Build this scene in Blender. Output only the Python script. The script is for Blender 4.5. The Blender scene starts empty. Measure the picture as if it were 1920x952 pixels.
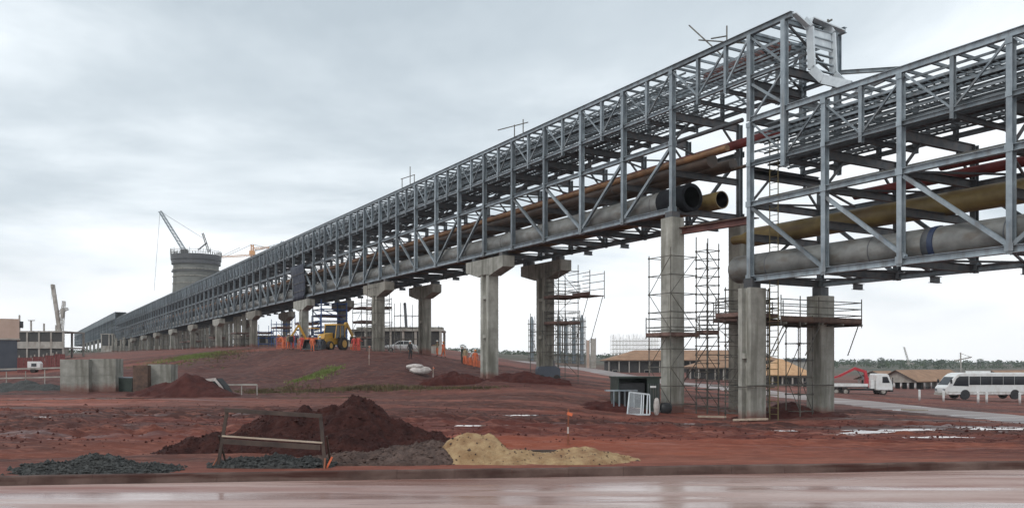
import bpy, math, random
import numpy as np
from mathutils import Vector, Matrix
random.seed(7); RNG = np.random.default_rng(7)
SC = bpy.context.scene
COL = SC.collection
rad = math.radians

# ------------------------------------------------------------ camera, sky, sun, exposure
F = 1600.0; CX = 960.0; HY = 682.0; CAMZ = 2.0
cam = bpy.data.cameras.new('camera'); camo = bpy.data.objects.new('camera', cam); COL.objects.link(camo)
cam.sensor_width = 36.0; cam.lens = 36.0 * F / 1920.0
cam.shift_y = (HY - 476.0) / 1920.0
cam.clip_start = 0.1; cam.clip_end = 20000
camo.location = (0, 0, CAMZ); camo.rotation_euler = (rad(90), 0, 0)
SC.camera = camo
SC.view_settings.view_transform = 'Standard'; SC.view_settings.look = 'None'
SC.view_settings.exposure = 0.12; SC.view_settings.gamma = 1.0
SC.view_settings.use_curve_mapping = False
SC.cycles.max_bounces = 5; SC.cycles.diffuse_bounces = 2; SC.cycles.glossy_bounces = 2

SUN_EL, SUN_AZ = rad(44), rad(222)          # soft sun behind the clouds, behind the camera to the left
SKYSEED = 20.4
def world():
    w = bpy.data.worlds.new('World'); SC.world = w; w.use_nodes = True
    nt = w.node_tree; nt.nodes.clear(); N = nt.nodes.new; L = nt.links.new
    out = N('ShaderNodeOutputWorld')
    sky = N('ShaderNodeTexSky'); sky.sky_type = 'NISHITA'; sky.sun_disc = False
    sky.sun_elevation = SUN_EL; sky.sun_rotation = SUN_AZ
    b1 = N('ShaderNodeBackground'); b1.inputs[1].default_value = 0.09; L(sky.outputs[0], b1.inputs[0])
    tc = N('ShaderNodeTexCoord'); sep = N('ShaderNodeSeparateXYZ'); L(tc.outputs['Generated'], sep.inputs[0])
    # cloud deck: project direction onto a plane overhead
    zc = N('ShaderNodeMath'); zc.operation = 'MAXIMUM'; L(sep.outputs[2], zc.inputs[0]); zc.inputs[1].default_value = 0.0
    za = N('ShaderNodeMath'); za.operation = 'ADD'; L(zc.outputs[0], za.inputs[0]); za.inputs[1].default_value = 0.16
    dx = N('ShaderNodeMath'); dx.operation = 'DIVIDE'; L(sep.outputs[0], dx.inputs[0]); L(za.outputs[0], dx.inputs[1])
    dy = N('ShaderNodeMath'); dy.operation = 'DIVIDE'; L(sep.outputs[1], dy.inputs[0]); L(za.outputs[0], dy.inputs[1])
    cb = N('ShaderNodeCombineXYZ'); L(dx.outputs[0], cb.inputs[0]); L(dy.outputs[0], cb.inputs[1]); cb.inputs[2].default_value = SKYSEED
    n1 = N('ShaderNodeTexNoise'); n1.inputs['Scale'].default_value = 0.70; n1.inputs['Detail'].default_value = 6; n1.inputs['Roughness'].default_value = 0.56
    n1.inputs['Distortion'].default_value = 0.25
    L(cb.outputs[0], n1.inputs['Vector'])
    rp = N('ShaderNodeValToRGB'); L(n1.outputs[0], rp.inputs[0])
    e = rp.color_ramp.elements
    e[0].position = 0.34; e[0].color = (0.47, 0.54, 0.595, 1)
    e[1].position = 0.62; e[1].color = (0.97, 1.0, 1.02, 1)
    m = rp.color_ramp.elements.new(0.45); m.color = (0.61, 0.68, 0.73, 1)
    m = rp.color_ramp.elements.new(0.54); m.color = (0.80, 0.865, 0.91, 1)
    # white band low over the horizon
    hr = N('ShaderNodeValToRGB'); L(sep.outputs[2], hr.inputs[0])
    h = hr.color_ramp.elements; h[0].position = 0.05; h[0].color = (1, 1, 1, 1); h[1].position = 0.15; h[1].color = (0, 0, 0, 1)
    n2 = N('ShaderNodeTexNoise'); n2.inputs['Scale'].default_value = 3.0; n2.inputs['Detail'].default_value = 5
    mp = N('ShaderNodeMapping'); mp.inputs['Scale'].default_value = (1, 1, 3.4); L(tc.outputs['Generated'], mp.inputs[0]); L(mp.outputs[0], n2.inputs['Vector'])
    sb = N('ShaderNodeMath'); sb.operation = 'MULTIPLY_ADD'; L(n2.outputs[0], sb.inputs[0]); sb.inputs[1].default_value = 0.22; sb.inputs[2].default_value = -0.11
    ad = N('ShaderNodeMath'); ad.operation = 'ADD'; L(sep.outputs[2], ad.inputs[0]); L(sb.outputs[0], ad.inputs[1]); L(ad.outputs[0], hr.inputs[0])
    mx = N('ShaderNodeMix'); mx.data_type = 'RGBA'; L(hr.outputs[0], mx.inputs[0]); L(rp.outputs[0], mx.inputs[6]); mx.inputs[7].default_value = (1.28, 1.29, 1.3, 1)
    b2 = N('ShaderNodeBackground'); b2.inputs[1].default_value = 1.10; L(mx.outputs[2], b2.inputs[0])
    ms = N('ShaderNodeMixShader'); ms.inputs[0].default_value = 0.95; L(b1.outputs[0], ms.inputs[1]); L(b2.outputs[0], ms.inputs[2])
    L(ms.outputs[0], out.inputs[0])
world()
sl = bpy.data.lights.new('sun', 'SUN'); sl.energy = 0.9; sl.angle = rad(14); sl.color = (1.0, 0.97, 0.92)
so = bpy.data.objects.new('sun', sl); COL.objects.link(so)
sd = Vector((math.sin(SUN_AZ) * math.cos(SUN_EL), math.cos(SUN_AZ) * math.cos(SUN_EL), math.sin(SUN_EL)))
so.rotation_euler = sd.to_track_quat('Z', 'Y').to_euler(); so.location = sd * 50

# ------------------------------------------------------------ materials
def mat(name, c1, c2=None, rough=0.8, metal=0.0, scale=4.0, stretch=(1, 1, 1), bump=0.0, lo=0.35, hi=0.65, rough2=None, detail=6, c3=None, coord='Object', bscale=None, spec=0.5, streak=None, vary=0.0, mud=0.0):
    m = bpy.data.materials.new(name); m.use_nodes = True
    nt = m.node_tree; N = nt.nodes.new; L = nt.links.new
    bs = nt.nodes['Principled BSDF']; bs.inputs['Metallic'].default_value = metal; bs.inputs['Roughness'].default_value = rough
    bs.inputs['Specular IOR Level'].default_value = spec
    bs.inputs['Base Color'].default_value = (*c1, 1)
    tc = N('ShaderNodeTexCoord'); mp = N('ShaderNodeMapping'); mp.inputs['Scale'].default_value = stretch
    L(tc.outputs[coord], mp.inputs[0])
    if c2:
        n = N('ShaderNodeTexNoise'); n.inputs['Scale'].default_value = scale; n.inputs['Detail'].default_value = detail; n.inputs['Roughness'].default_value = 0.6
        L(mp.outputs[0], n.inputs['Vector'])
        r = N('ShaderNodeValToRGB'); L(n.outputs[0], r.inputs[0])
        r.color_ramp.elements[0].position = lo; r.color_ramp.elements[0].color = (*c1, 1)
        r.color_ramp.elements[1].position = hi; r.color_ramp.elements[1].color = (*c2, 1)
        if c3: r.color_ramp.elements.new((lo + hi) / 2).color = (*c3, 1)
        col = r.outputs[0]
        if streak:      # (stretch, colour, amount): vertical runs and stains
            mp2 = N('ShaderNodeMapping'); mp2.inputs['Scale'].default_value = streak[0]; L(tc.outputs[coord], mp2.inputs[0])
            ns = N('ShaderNodeTexNoise'); ns.inputs['Scale'].default_value = 1.0; ns.inputs['Detail'].default_value = 4; L(mp2.outputs[0], ns.inputs['Vector'])
            rr = N('ShaderNodeMapRange'); rr.inputs[1].default_value = 0.48; rr.inputs[2].default_value = 0.68; rr.inputs[4].default_value = streak[2]; L(ns.outputs[0], rr.inputs[0])
            mx = N('ShaderNodeMix'); mx.data_type = 'RGBA'; L(rr.outputs[0], mx.inputs[0]); L(col, mx.inputs[6]); mx.inputs[7].default_value = (*streak[1], 1)
            col = mx.outputs[2]
        if mud:      # splashes of red mud thrown up from the ground
            sz = N('ShaderNodeSeparateXYZ'); L(tc.outputs['Object'], sz.inputs[0]); nm = N('ShaderNodeTexNoise'); nm.inputs['Scale'].default_value = 2.2; nm.inputs['Detail'].default_value = 6; L(tc.outputs['Object'], nm.inputs['Vector'])
            a1 = N('ShaderNodeMath'); a1.operation = 'MULTIPLY_ADD'; L(nm.outputs[0], a1.inputs[0]); a1.inputs[1].default_value = -1.6 * mud; L(sz.outputs[2], a1.inputs[2])
            m1 = N('ShaderNodeMapRange'); m1.inputs[1].default_value = -.55 * mud; m1.inputs[2].default_value = .35 * mud; m1.inputs[3].default_value = .85; m1.inputs[4].default_value = 0; L(a1.outputs[0], m1.inputs[0])
            x1 = N('ShaderNodeMix'); x1.data_type = 'RGBA'; L(m1.outputs[0], x1.inputs[0]); L(col, x1.inputs[6]); x1.inputs[7].default_value = (.16, .06, .045, 1); col = x1.outputs[2]
        if vary:
            oi = N('ShaderNodeObjectInfo'); vr = N('ShaderNodeMapRange'); vr.inputs[3].default_value = 1 - vary; vr.inputs[4].default_value = 1 + vary; L(oi.outputs['Random'], vr.inputs[0])
            vm = N('ShaderNodeVectorMath'); vm.operation = 'SCALE'; L(col, vm.inputs[0]); L(vr.outputs[0], vm.inputs['Scale']); col = vm.outputs[0]
        L(col, bs.inputs['Base Color'])
        if rough2 is not None:
            q = N('ShaderNodeMapRange'); q.inputs[1].default_value = lo; q.inputs[2].default_value = hi; q.inputs[3].default_value = rough; q.inputs[4].default_value = rough2
            L(n.outputs[0], q.inputs[0]); L(q.outputs[0], bs.inputs['Roughness'])
    if bump:
        nb = N('ShaderNodeTexNoise'); nb.inputs['Scale'].default_value = bscale or scale * 4; nb.inputs['Detail'].default_value = 8; L(mp.outputs[0], nb.inputs['Vector'])
        b = N('ShaderNodeBump'); b.inputs['Strength'].default_value = bump; b.inputs['Distance'].default_value = 0.05
        L(nb.outputs[0], b.inputs['Height']); L(b.outputs[0], bs.inputs['Normal'])
    return m

M = dict(
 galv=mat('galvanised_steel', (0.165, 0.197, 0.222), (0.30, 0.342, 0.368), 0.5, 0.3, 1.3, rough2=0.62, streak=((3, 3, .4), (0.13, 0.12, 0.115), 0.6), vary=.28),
 galv_shade=mat('galvanised_shade', (0.10, 0.115, 0.125), (0.19, 0.21, 0.225), 0.6, 0.3, 1.3, vary=.35),  # darker copy of galv: shade of the rack interior put into the colour
 bright=mat('new_zinc_sheet', (0.48, 0.52, 0.55), (0.62, 0.66, 0.68), 0.5, 0.25, 2.0),
 dsteel=mat('dark_steel', (0.05, 0.055, 0.062), (0.10, 0.105, 0.11), 0.6, 0.2, 2.0, vary=.35, streak=((2, 2, 2), (0.09, 0.045, 0.03), 0.4)),
 rsteel=mat('primer_red_steel', (0.13, 0.018, 0.018), (0.22, 0.035, 0.03), 0.55, 0.0, 1.5, streak=((2, 2, 2), (0.12, 0.03, 0.02), 0.7)),
 pipe=mat('pipe_grey_steel', (0.13, 0.13, 0.125), (0.25, 0.25, 0.235), 0.5, 0.4, 0.7, stretch=(1, 1, 1), streak=((1.2, 3, 3), (0.13, 0.11, 0.09), 0.75)),
 bore=mat('bore_black', (0.004, 0.004, 0.004), None, 0.9, spec=.1),
 wrap=mat('black_wrap', (0.008, 0.009, 0.012), (0.016, 0.017, 0.02), 0.8, spec=.15),
 ochre=mat('pipe_ochre', (0.115, 0.08, 0.028), (0.21, 0.15, 0.052), 0.5, 0.0, 0.9, streak=((.5, 3, 3), (0.12, 0.075, 0.035), 0.8)),
 orange=mat('pipe_orange_brown', (0.13, 0.07, 0.035), (0.30, 0.155, 0.07), 0.5, 0.0, 0.9),
 brown=mat('pipe_dark_brown', (0.045, 0.032, 0.026), (0.10, 0.065, 0.045), 0.5, 0.1, 0.9),
 redbr=mat('pipe_red_brown', (0.09, 0.03, 0.025), (0.18, 0.07, 0.055), 0.6, 0.0, 0.9),
 black=mat('black_plastic', (0.015, 0.016, 0.018), (0.03, 0.03, 0.032), 0.5),
 inside=mat('pipe_inside', (0.03, 0.028, 0.025), (0.06, 0.05, 0.04), 0.8),
 bluew=mat('blue_wrap', (0.012, 0.02, 0.05), (0.02, 0.035, 0.08), 0.5),
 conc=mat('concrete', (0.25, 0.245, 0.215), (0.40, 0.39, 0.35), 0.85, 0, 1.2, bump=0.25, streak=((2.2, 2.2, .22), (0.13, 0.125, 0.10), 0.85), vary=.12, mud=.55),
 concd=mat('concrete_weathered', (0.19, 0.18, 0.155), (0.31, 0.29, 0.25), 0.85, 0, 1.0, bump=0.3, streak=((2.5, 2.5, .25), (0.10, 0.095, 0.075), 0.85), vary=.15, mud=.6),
 scaf=mat('scaffold_tube', (0.07, 0.068, 0.062), (0.17, 0.155, 0.13), 0.55, 0.3, 3),
 scafy=mat('scaffold_tube_yellow', (0.11, 0.085, 0.04), (0.2, 0.16, 0.07), 0.6, 0.0, 3),
 plank=mat('scaffold_plank', (0.07, 0.045, 0.035), (0.15, 0.09, 0.065), 0.8, 0, 2.5),
 plankr=mat('toe_board', (0.10, 0.055, 0.045), (0.2, 0.12, 0.1), 0.8, 0, 2.5),
 bluef=mat('blue_formwork', (0.02, 0.06, 0.2), (0.04, 0.11, 0.30), 0.5, 0, 1),
 wood=mat('wet_timber', (0.035, 0.024, 0.02), (0.085, 0.058, 0.045), 0.7, 0, 3, stretch=(1, 1, 1), bump=0.2),
 woodr=mat('red_timber', (0.16, 0.05, 0.025), (0.28, 0.10, 0.05), 0.7, 0, 3),
 woodl=mat('pale_timber', (0.35, 0.27, 0.2), (0.5, 0.42, 0.33), 0.7, 0, 3),
 white=mat('white_paint', (0.72, 0.73, 0.72), (0.8, 0.8, 0.79), 0.35, 0, 1.5, streak=((2, 2, 1), (0.5, 0.42, 0.36), 0.3), mud=.7),
 whitef=mat('white_sacking', (0.42, 0.36, 0.33), (0.64, 0.6, 0.57), 0.8, 0, 4, bump=0.4),
 glass=mat('dark_glass', (0.02, 0.024, 0.03), None, 0.08),
 rubber=mat('tyre_rubber', (0.02, 0.02, 0.02), (0.05, 0.035, 0.03), 0.8, 0, 5),
 yellow=mat('machine_yellow', (0.55, 0.30, 0.03), (0.62, 0.36, 0.06), 0.45, 0, 2, streak=((2, 2, 2), (0.3, 0.12, 0.05), 0.5)),
 redp=mat('crane_red', (0.4, 0.02, 0.03), (0.5, 0.035, 0.05), 0.4, 0, 2),
 orng=mat('safety_orange', (0.62, 0.13, 0.05), (0.75, 0.2, 0.09), 0.8, 0, 3),
 khaki=mat('khaki_cloth', (0.25, 0.2, 0.12), (0.35, 0.28, 0.18), 0.9, 0, 3),
 skin=mat('skin', (0.3, 0.16, 0.1), (0.34, 0.18, 0.12), 0.6, 0, 3),
 hatw=mat('helmet_white', (0.75, 0.75, 0.72), None, 0.35),
 hato=mat('helmet_orange', (0.75, 0.25, 0.04), None, 0.35),
 tile=mat('clay_tiles', (0.24, 0.135, 0.08), (0.36, 0.21, 0.125), 0.85, 0, 0.7, bump=0.5, bscale=4, streak=((.5, .5, .5), (0.24, 0.14, 0.08), 0.6)),
 tilel=mat('new_clay_tiles', (0.44, 0.25, 0.13), (0.58, 0.36, 0.2), 0.85, 0, 0.9, bump=0.5, bscale=4),
 fascia=mat('dark_fascia', (0.05, 0.04, 0.035), (0.09, 0.07, 0.06), 0.8, 0, 2),
 plaster=mat('grey_plaster', (0.30, 0.28, 0.25), (0.45, 0.42, 0.38), 0.9, 0, 0.8, streak=((1, 1, .3), (0.2, 0.15, 0.12), 0.5)),
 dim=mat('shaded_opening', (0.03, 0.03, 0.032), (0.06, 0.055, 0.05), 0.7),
 clad=mat('salmon_cladding', (0.46, 0.33, 0.26), (0.54, 0.4, 0.33), 0.7, 0, 0.6),
 cladg=mat('slate_cladding', (0.055, 0.065, 0.085), (0.08, 0.09, 0.11), 0.6, 0, 0.6),
 greenm=mat('dark_green_metal', (0.018, 0.03, 0.024), (0.04, 0.055, 0.045), 0.5, 0.1, 2),
 leaf=mat('foliage', (0.02, 0.04, 0.014), (0.06, 0.09, 0.03), 0.8, 0, 0.06),
 grass=mat('grass_blades', (0.10, 0.13, 0.03), (0.19, 0.23, 0.06), 0.8, 0, 0.5),
 grassd=mat('dry_grass', (0.07, 0.05, 0.025), (0.14, 0.11, 0.05), 0.85, 0, 0.6),
 pile=mat('dark_red_soil', (0.026, 0.009, 0.008), (0.055, 0.019, 0.015), 0.9, 0, 3.5, bump=0.9, bscale=16, spec=0.2),
 pilem=mat('red_soil', (0.05, 0.015, 0.013), (0.085, 0.028, 0.023), 0.9, 0, 1.5, bump=0.9, bscale=9, spec=0.2),
 pileg=mat('grey_brown_soil', (0.06, 0.038, 0.032), (0.13, 0.085, 0.07), 0.85, 0, 5, bump=0.9, bscale=25, spec=0.3),
 gravel=mat('dark_gravel', (0.018, 0.018, 0.018), (0.10, 0.10, 0.095), 0.75, 0, 14, bump=1.0, bscale=45, spec=0.3),
 sand=mat('yellow_sand', (0.27, 0.165, 0.085), (0.42, 0.29, 0.16), 0.9, 0, 2.6, bump=0.7, bscale=30, lo=0.36, hi=0.56, spec=0.2, streak=((2.3, 2.3, 2.3), (0.16, 0.065, 0.035), 0.6)),
)

# ------------------------------------------------------------ mesh builder
class MB:
    def __init__(s): s.v = []; s.f = []; s.m = []
    def add(s, vs, fs, mi=0):
        n = len(s.v); s.v += [tuple(p) for p in vs]; s.f += [tuple(i + n for i in f) for f in fs]; s.m += [mi] * len(fs); return s
    def box(s, x0, x1, y0, y1, z0, z1, mi=0):
        return s.add([(x0, y0, z0), (x1, y0, z0), (x1, y1, z0), (x0, y1, z0), (x0, y0, z1), (x1, y0, z1), (x1, y1, z1), (x0, y1, z1)],
              [(0, 3, 2, 1), (4, 5, 6, 7), (0, 1, 5, 4), (1, 2, 6, 5), (2, 3, 7, 6), (3, 0, 4, 7)], mi)
    def frame(s, a, b, up=(0, 0, 1)):
        a = Vector(a); b = Vector(b); d = (b - a); l = d.length; d.normalize(); u = Vector(up)
        if abs(d.dot(u)) > 0.98: u = Vector((0, 1, 0))
        r = d.cross(u).normalized(); u = r.cross(d).normalized(); return a, b, r, u
    def bar(s, a, b, w, h, up=(0, 0, 1), mi=0):
        a, b, r, u = s.frame(a, b, up); vs = []
        for p in (a, b):
            for i, j in ((-1, -1), (1, -1), (1, 1), (-1, 1)): vs.append(p + r * (w / 2 * i) + u * (h / 2 * j))
        return s.add(vs, [(0, 3, 2, 1), (4, 5, 6, 7), (0, 1, 5, 4), (1, 2, 6, 5), (2, 3, 7, 6), (3, 0, 4, 7)], mi)
    def ibeam(s, a, b, w, h, t=0.025, up=(0, 0, 1), mi=0):
        # I section: flanges of width w at +-h/2 along up, web between; closed profile extruded
        a, b, r, u = s.frame(a, b, up); t2 = t * 0.8; x = w / 2; y = h / 2
        pr = [(-x, -y), (x, -y), (x, -y + t), (t2, -y + t), (t2, y - t), (x, y - t), (x, y), (-x, y), (-x, y - t), (-t2, y - t), (-t2, -y + t), (-x, -y + t)]
        vs = [p + r * i + u * j for p in (a, b) for i, j in pr]; n = 12
        fs = [(i, (i + 1) % n, n + (i + 1) % n, n + i) for i in range(n)]
        for o, rev in ((0, True), (n, False)):
            for q in ((0, 1, 2, 11), (11, 2, 3, 10), (10, 3, 4, 9), (9, 4, 5, 8), (8, 5, 6, 7)):
                q = tuple(i + o for i in q); fs.append(q[::-1] if rev else q)
        return s.add(vs, fs, mi)
    def tube(s, a, b, r0, n=8, r1=None, cap=True, mi=0):
        a, b, r, u = s.frame(a, b); r1 = r0 if r1 is None else r1; vs = []
        for p, q in ((a, r0), (b, r1)):
            for i in range(n):
                t = 2 * math.pi * i / n; vs.append(p + (r * math.cos(t) + u * math.sin(t)) * q)
        fs = [(i, (i + 1) % n, n + (i + 1) % n, n + i) for i in range(n)]
        if cap: fs += [tuple(range(n - 1, -1, -1)), tuple(range(n, 2 * n))]
        return s.add(vs, fs, mi)
    def lathe(s, c, prof, n=24, axis='z', mi=0):
        vs = []; fs = []; k = len(prof)
        for r, z in prof:
            for i in range(n):
                t = 2 * math.pi * i / n; x, y = r * math.cos(t), r * math.sin(t)
                p = (x, y, z) if axis == 'z' else ((z, x, y) if axis == 'x' else (y, z, x))
                vs.append((c[0] + p[0], c[1] + p[1], c[2] + p[2]))
        for j in range(k - 1):
            for i in range(n): fs.append((j * n + i, j * n + (i + 1) % n, (j + 1) * n + (i + 1) % n, (j + 1) * n + i))
        return s.add(vs, fs, mi)
    def prism(s, pts, y0, y1, mi=0, plane='xz'):
        n = len(pts)
        def q(p, w): return (p[0], w, p[1]) if plane == 'xz' else ((w, p[0], p[1]) if plane == 'yz' else (p[0], p[1], w))
        vs = [q(p, y0) for p in pts] + [q(p, y1) for p in pts]
        fs = [(i, (i + 1) % n, n + (i + 1) % n, n + i) for i in range(n)] + [tuple(range(n - 1, -1, -1)), tuple(range(n, 2 * n))]
        return s.add(vs, fs, mi)
    def merge(s, o, off=(0, 0, 0), flip=False):
        n = len(s.v); s.v += [(p[0] + off[0], p[1] + off[1], p[2] + off[2]) for p in o.v]; s.f += [tuple(i + n for i in f) for f in o.f]; s.m += o.m; return s
    def mesh(s, name, ms, smooth=False):
        me = bpy.data.meshes.new(name); me.from_pydata(s.v, [], s.f)
        for m in (ms if isinstance(ms, (list, tuple)) else [ms]): me.materials.append(m)
        if any(s.m): me.polygons.foreach_set('material_index', s.m)
        me.polygons.foreach_set('use_smooth', [smooth] * len(me.polygons)); 
        if smooth:
            try: me.set_sharp_from_angle(angle=rad(40))
            except Exception: pass
        me.update(); return me
    def build(s, name, ms, parent=None, smooth=False, loc=None):
        return link(name, s.mesh(name, ms, smooth), parent, loc)
def link(name, me, parent=None, loc=None, rz=None):
    o = bpy.data.objects.new(name, me); COL.objects.link(o)
    if parent is not None: o.parent = parent
    if loc is not None: o.location = loc
    if rz is not None: o.rotation_euler = (0, 0, rz)
    return o
def tag(o, label, cat, group=None):
    assert 4 <= len(label.split()) <= 16, label
    o['label'] = label; o['category'] = cat
    if group: o['group'] = group
    return o
def thing(name, label, cat, loc=(0, 0, 0), rz=0.0, group=None):
    o = link(name, None, None, loc, rz); return tag(o, label, cat, group)
def struct(o): o['kind'] = 'structure'; return o
def copy_tree(o, loc, rz=None, label=None, scale=None):
    c = o.copy(); COL.objects.link(c); c.location = loc
    if rz is not None: c.rotation_euler = (0, 0, rz)
    if scale: c.scale = scale
    if label:
        assert 4 <= len(label.split()) <= 16, label
        c['label'] = label
    for ch in [x for x in o.children]:
        d = ch.copy(); COL.objects.link(d); d.parent = c
        for g in [x for x in ch.children]:
            e = g.copy(); COL.objects.link(e); e.parent = d
    return c
def many(root, name, mb, locs, ms, cap=100, smooth=False, rz=None):
    me = mb.mesh(name, ms, smooth)
    for l in locs[:cap]: link(name, me, root, l)
    if len(locs) > cap:
        r = MB()
        for l in locs[cap:]: r.merge(mb, l)
        o = r.build(name + '_run', ms, root, smooth); o['kind'] = 'stuff'
def P(px, py, d): return Vector(((px - CX) / F * d, d, CAMZ + (HY - py) / F * d))

# ------------------------------------------------------------ terrain
def vnoise(x, y, seed=0):
    xi = np.floor(x).astype(np.int64); yi = np.floor(y).astype(np.int64); fx = x - xi; fy = y - yi
    fx = fx * fx * (3 - 2 * fx); fy = fy * fy * (3 - 2 * fy)
    def h(a, b):
        n = (a * 374761393 + b * 668265263 + seed * 974711) & 0xffffffff
        n = ((n ^ (n >> 13)) * 1274126177) & 0xffffffff
        return ((n ^ (n >> 16)) & 0xffff) / 65535.0
    return (h(xi, yi) * (1 - fx) + h(xi + 1, yi) * fx) * (1 - fy) + (h(xi, yi + 1) * (1 - fx) + h(xi + 1, yi + 1) * fx) * fy - 0.5
def fbm(x, y, seed=0, o=5):
    r = 0; a = 1.0
    for i in range(o): r = r + a * vnoise(x, y, seed + i * 17); x = x * 2.03 + 3.1; y = y * 2.03 + 1.7; a *= 0.5
    return r
CP = [  # px, py, distance read off the photograph
 (-600, None, 18, .1), (0, None, 18, .1), (500, None, 18, .1), (960, None, 18, .1), (1400, None, 19, .08), (1900, None, 19, .05), (2500, None, 19, 0),
 (-400, None, 35, .05), (0, None, 35, .05), (500, None, 35, .0), (900, None, 33, -.1), (1300, None, 30, -.3), (1600, None, 30, -.42), (1900, None, 30, -.5), (2500, None, 30, -.7),
 (0, 749, 48), (300, 749, 48), (650, 747, 50), (900, None, 46, -.1), (1100, None, 44, -.45),
 (1260, 772, 49.4), (1385, 775, 52), (1412, 790, 44), (1540, 778, 46.8), (1330, 790, 42),
 (1912, 788, 50), (1750, 772, 60), (1576, 753, 75), (1440, 740, 90), (1300, 722, 120), (1146, 703, 170), (1040, 688, 230), (941, 675, 300), (870, 660, 380),
 (2300, 790, 55), (1160, 757, 52), (1200, 735, 65), (1080, 715, 78), (1020, 708, 71), (920, 712, 68), (1150, 712, 130),
 (890, 683, 86), (980, 690, 100), (830, 672, 95), (960, 684, 130), (860, 700, 72), (800, 710, 67),
 (-200, 735, 60), (60, 735, 60), (200, 735, 60), (300, 737, 60), (450, 738, 60), (560, 737, 60), (700, 738, 58), (850, 740, 54), (1000, 735, 54),
 (420, 690, 78), (560, 690, 76), (650, 695, 70), (760, 697, 67), (300, 700, 76), (200, 700, 78),
 (-100, 700, 110), (60, 698, 110), (150, 695, 100), (230, 676, 105), (330, 668, 105), (420, 659, 100), (560, 656, 88), (650, 660, 82), (760, 670, 77),
 (720, 665, 88), (797, 664, 91), (574, 649, 111), (640, 652, 113), (472, 650, 137), (410, 652, 160), (350, 654, 190), (280, 656, 250), (220, 658, 330), (150, 660, 500), (750, 656, 130),
 (-200, 690, 180), (40, 688, 180), (150, 672, 180), (0, 675, 400), (600, 655, 250), (760, 655, 250), (840, 655, 220),
 (1640, 739, 110), (1840, 751, 110), (2200, 750, 110), (1700, 750, 95), (1300, 697, 200), (1180, 697, 210), (1480, 723, 150), (1700, 728, 170), (1900, 728, 170), (2300, 725, 200),
 (1900, 698, 400), (1600, 697, 400), (1300, 685, 400), (1100, 677, 400), (1000, 667, 500), (2500, 698, 400), (600, 653, 500),
 (0, 668, 900), (500, 655, 900), (870, 660, 900), (1150, 672, 900), (1500, 681, 1000), (1900, 683, 1000), (2600, 683, 1000), (-600, 668, 900),
 (-600, 676, 3000), (300, 670, 3000), (960, 676, 3000), (1500, 679, 3000), (2200, 679, 3000),
 (-600, 682, 9000), (960, 682, 9000), (2200, 682, 9000), (-600, 715, 75), (-600, None, 60, 0)]
cpx = []; cpz = []
for c in CP:
    z = c[3] if c[1] is None else CAMZ + (HY - c[1]) / F * c[2]
    cpx.append((c[0] / 230.0, math.log(c[2]) * 4.0)); cpz.append(z / (1 + c[2] / 60.0))
cpx = np.array(cpx); cpz = np.array(cpz)
def kern(r): return r ** 1.4
_D = kern(np.sqrt(((cpx[:, None] - cpx[None]) ** 2).sum(-1)))
_n = len(cpz); _A = np.zeros((_n + 3, _n + 3)); _A[:_n, :_n] = _D + np.eye(_n) * -0.0008
_A[:_n, _n] = 1; _A[:_n, _n + 1:] = cpx; _A[_n, :_n] = 1; _A[_n + 1:, :_n] = cpx.T
_W = np.linalg.solve(_A, np.concatenate([cpz, [0, 0, 0]]))
def base_h(X, Y):
    X = np.asarray(X, float); Y = np.maximum(np.asarray(Y, float), 4.0); shp = X.shape
    px = np.clip(CX + F * X / Y, -1600, 3600).ravel(); Yc = np.clip(Y, 16, 9000).ravel()
    a = px / 230.0; b = np.log(Yc) * 4.0; out = np.zeros(a.size)
    for i in range(0, a.size, 20000):
        aa = a[i:i + 20000]; bb = b[i:i + 20000]
        r = np.sqrt((aa[:, None] - cpx[None, :, 0]) ** 2 + (bb[:, None] - cpx[None, :, 1]) ** 2)
        out[i:i + 20000] = kern(r) @ _W[:_n] + _W[_n] + aa * _W[_n + 1] + bb * _W[_n + 2]
    return (out * (1 + Yc / 60.0)).reshape(shp)
def kerbY(X): return 15.05 + 0.12 * X
def sstep(x, a, b): t = np.clip((x - a) / (b - a), 0, 1); return t * t * (3 - 2 * t)
ROADPTS = [(47, 20), (31, 42), (29.7, 50), (29.3, 60), (28.6, 75), (27.2, 90), (25.2, 120), (19.8, 170), (11.0, 230), (-3.6, 300), (-21, 380)]
def road_dist(X, Y):
    d = np.full(X.shape, 1e9)
    for (x0, y0), (x1, y1) in zip(ROADPTS[1:-1], ROADPTS[2:]):
        vx, vy = x1 - x0, y1 - y0; t = np.clip(((X - x0) * vx + (Y - y0) * vy) / (vx * vx + vy * vy), 0, 1)
        d = np.minimum(d, np.hypot(X - x0 - t * vx, Y - y0 - t * vy))
    return d
PUD = ((1630, 28.5, 1.7, .5), (1605, 25.6, 1.0, .35), (1745, 25.0, 1.5, .3), (1690, 31, 2.0, .6), (1480, 29, .9, .3), (80, 30, 1.3, .35), (330, 26.5, 1.2, .25), (40, 56, 4, .9), (250, 49, 4, .8), (880, 27, 1.0, .25), (1240, 33, 1.2, .35), (1850, 34, 2.2, .7), (590, 52, 3.5, .8), (1000, 36, 1.4, .35))
PZ = []
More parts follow.
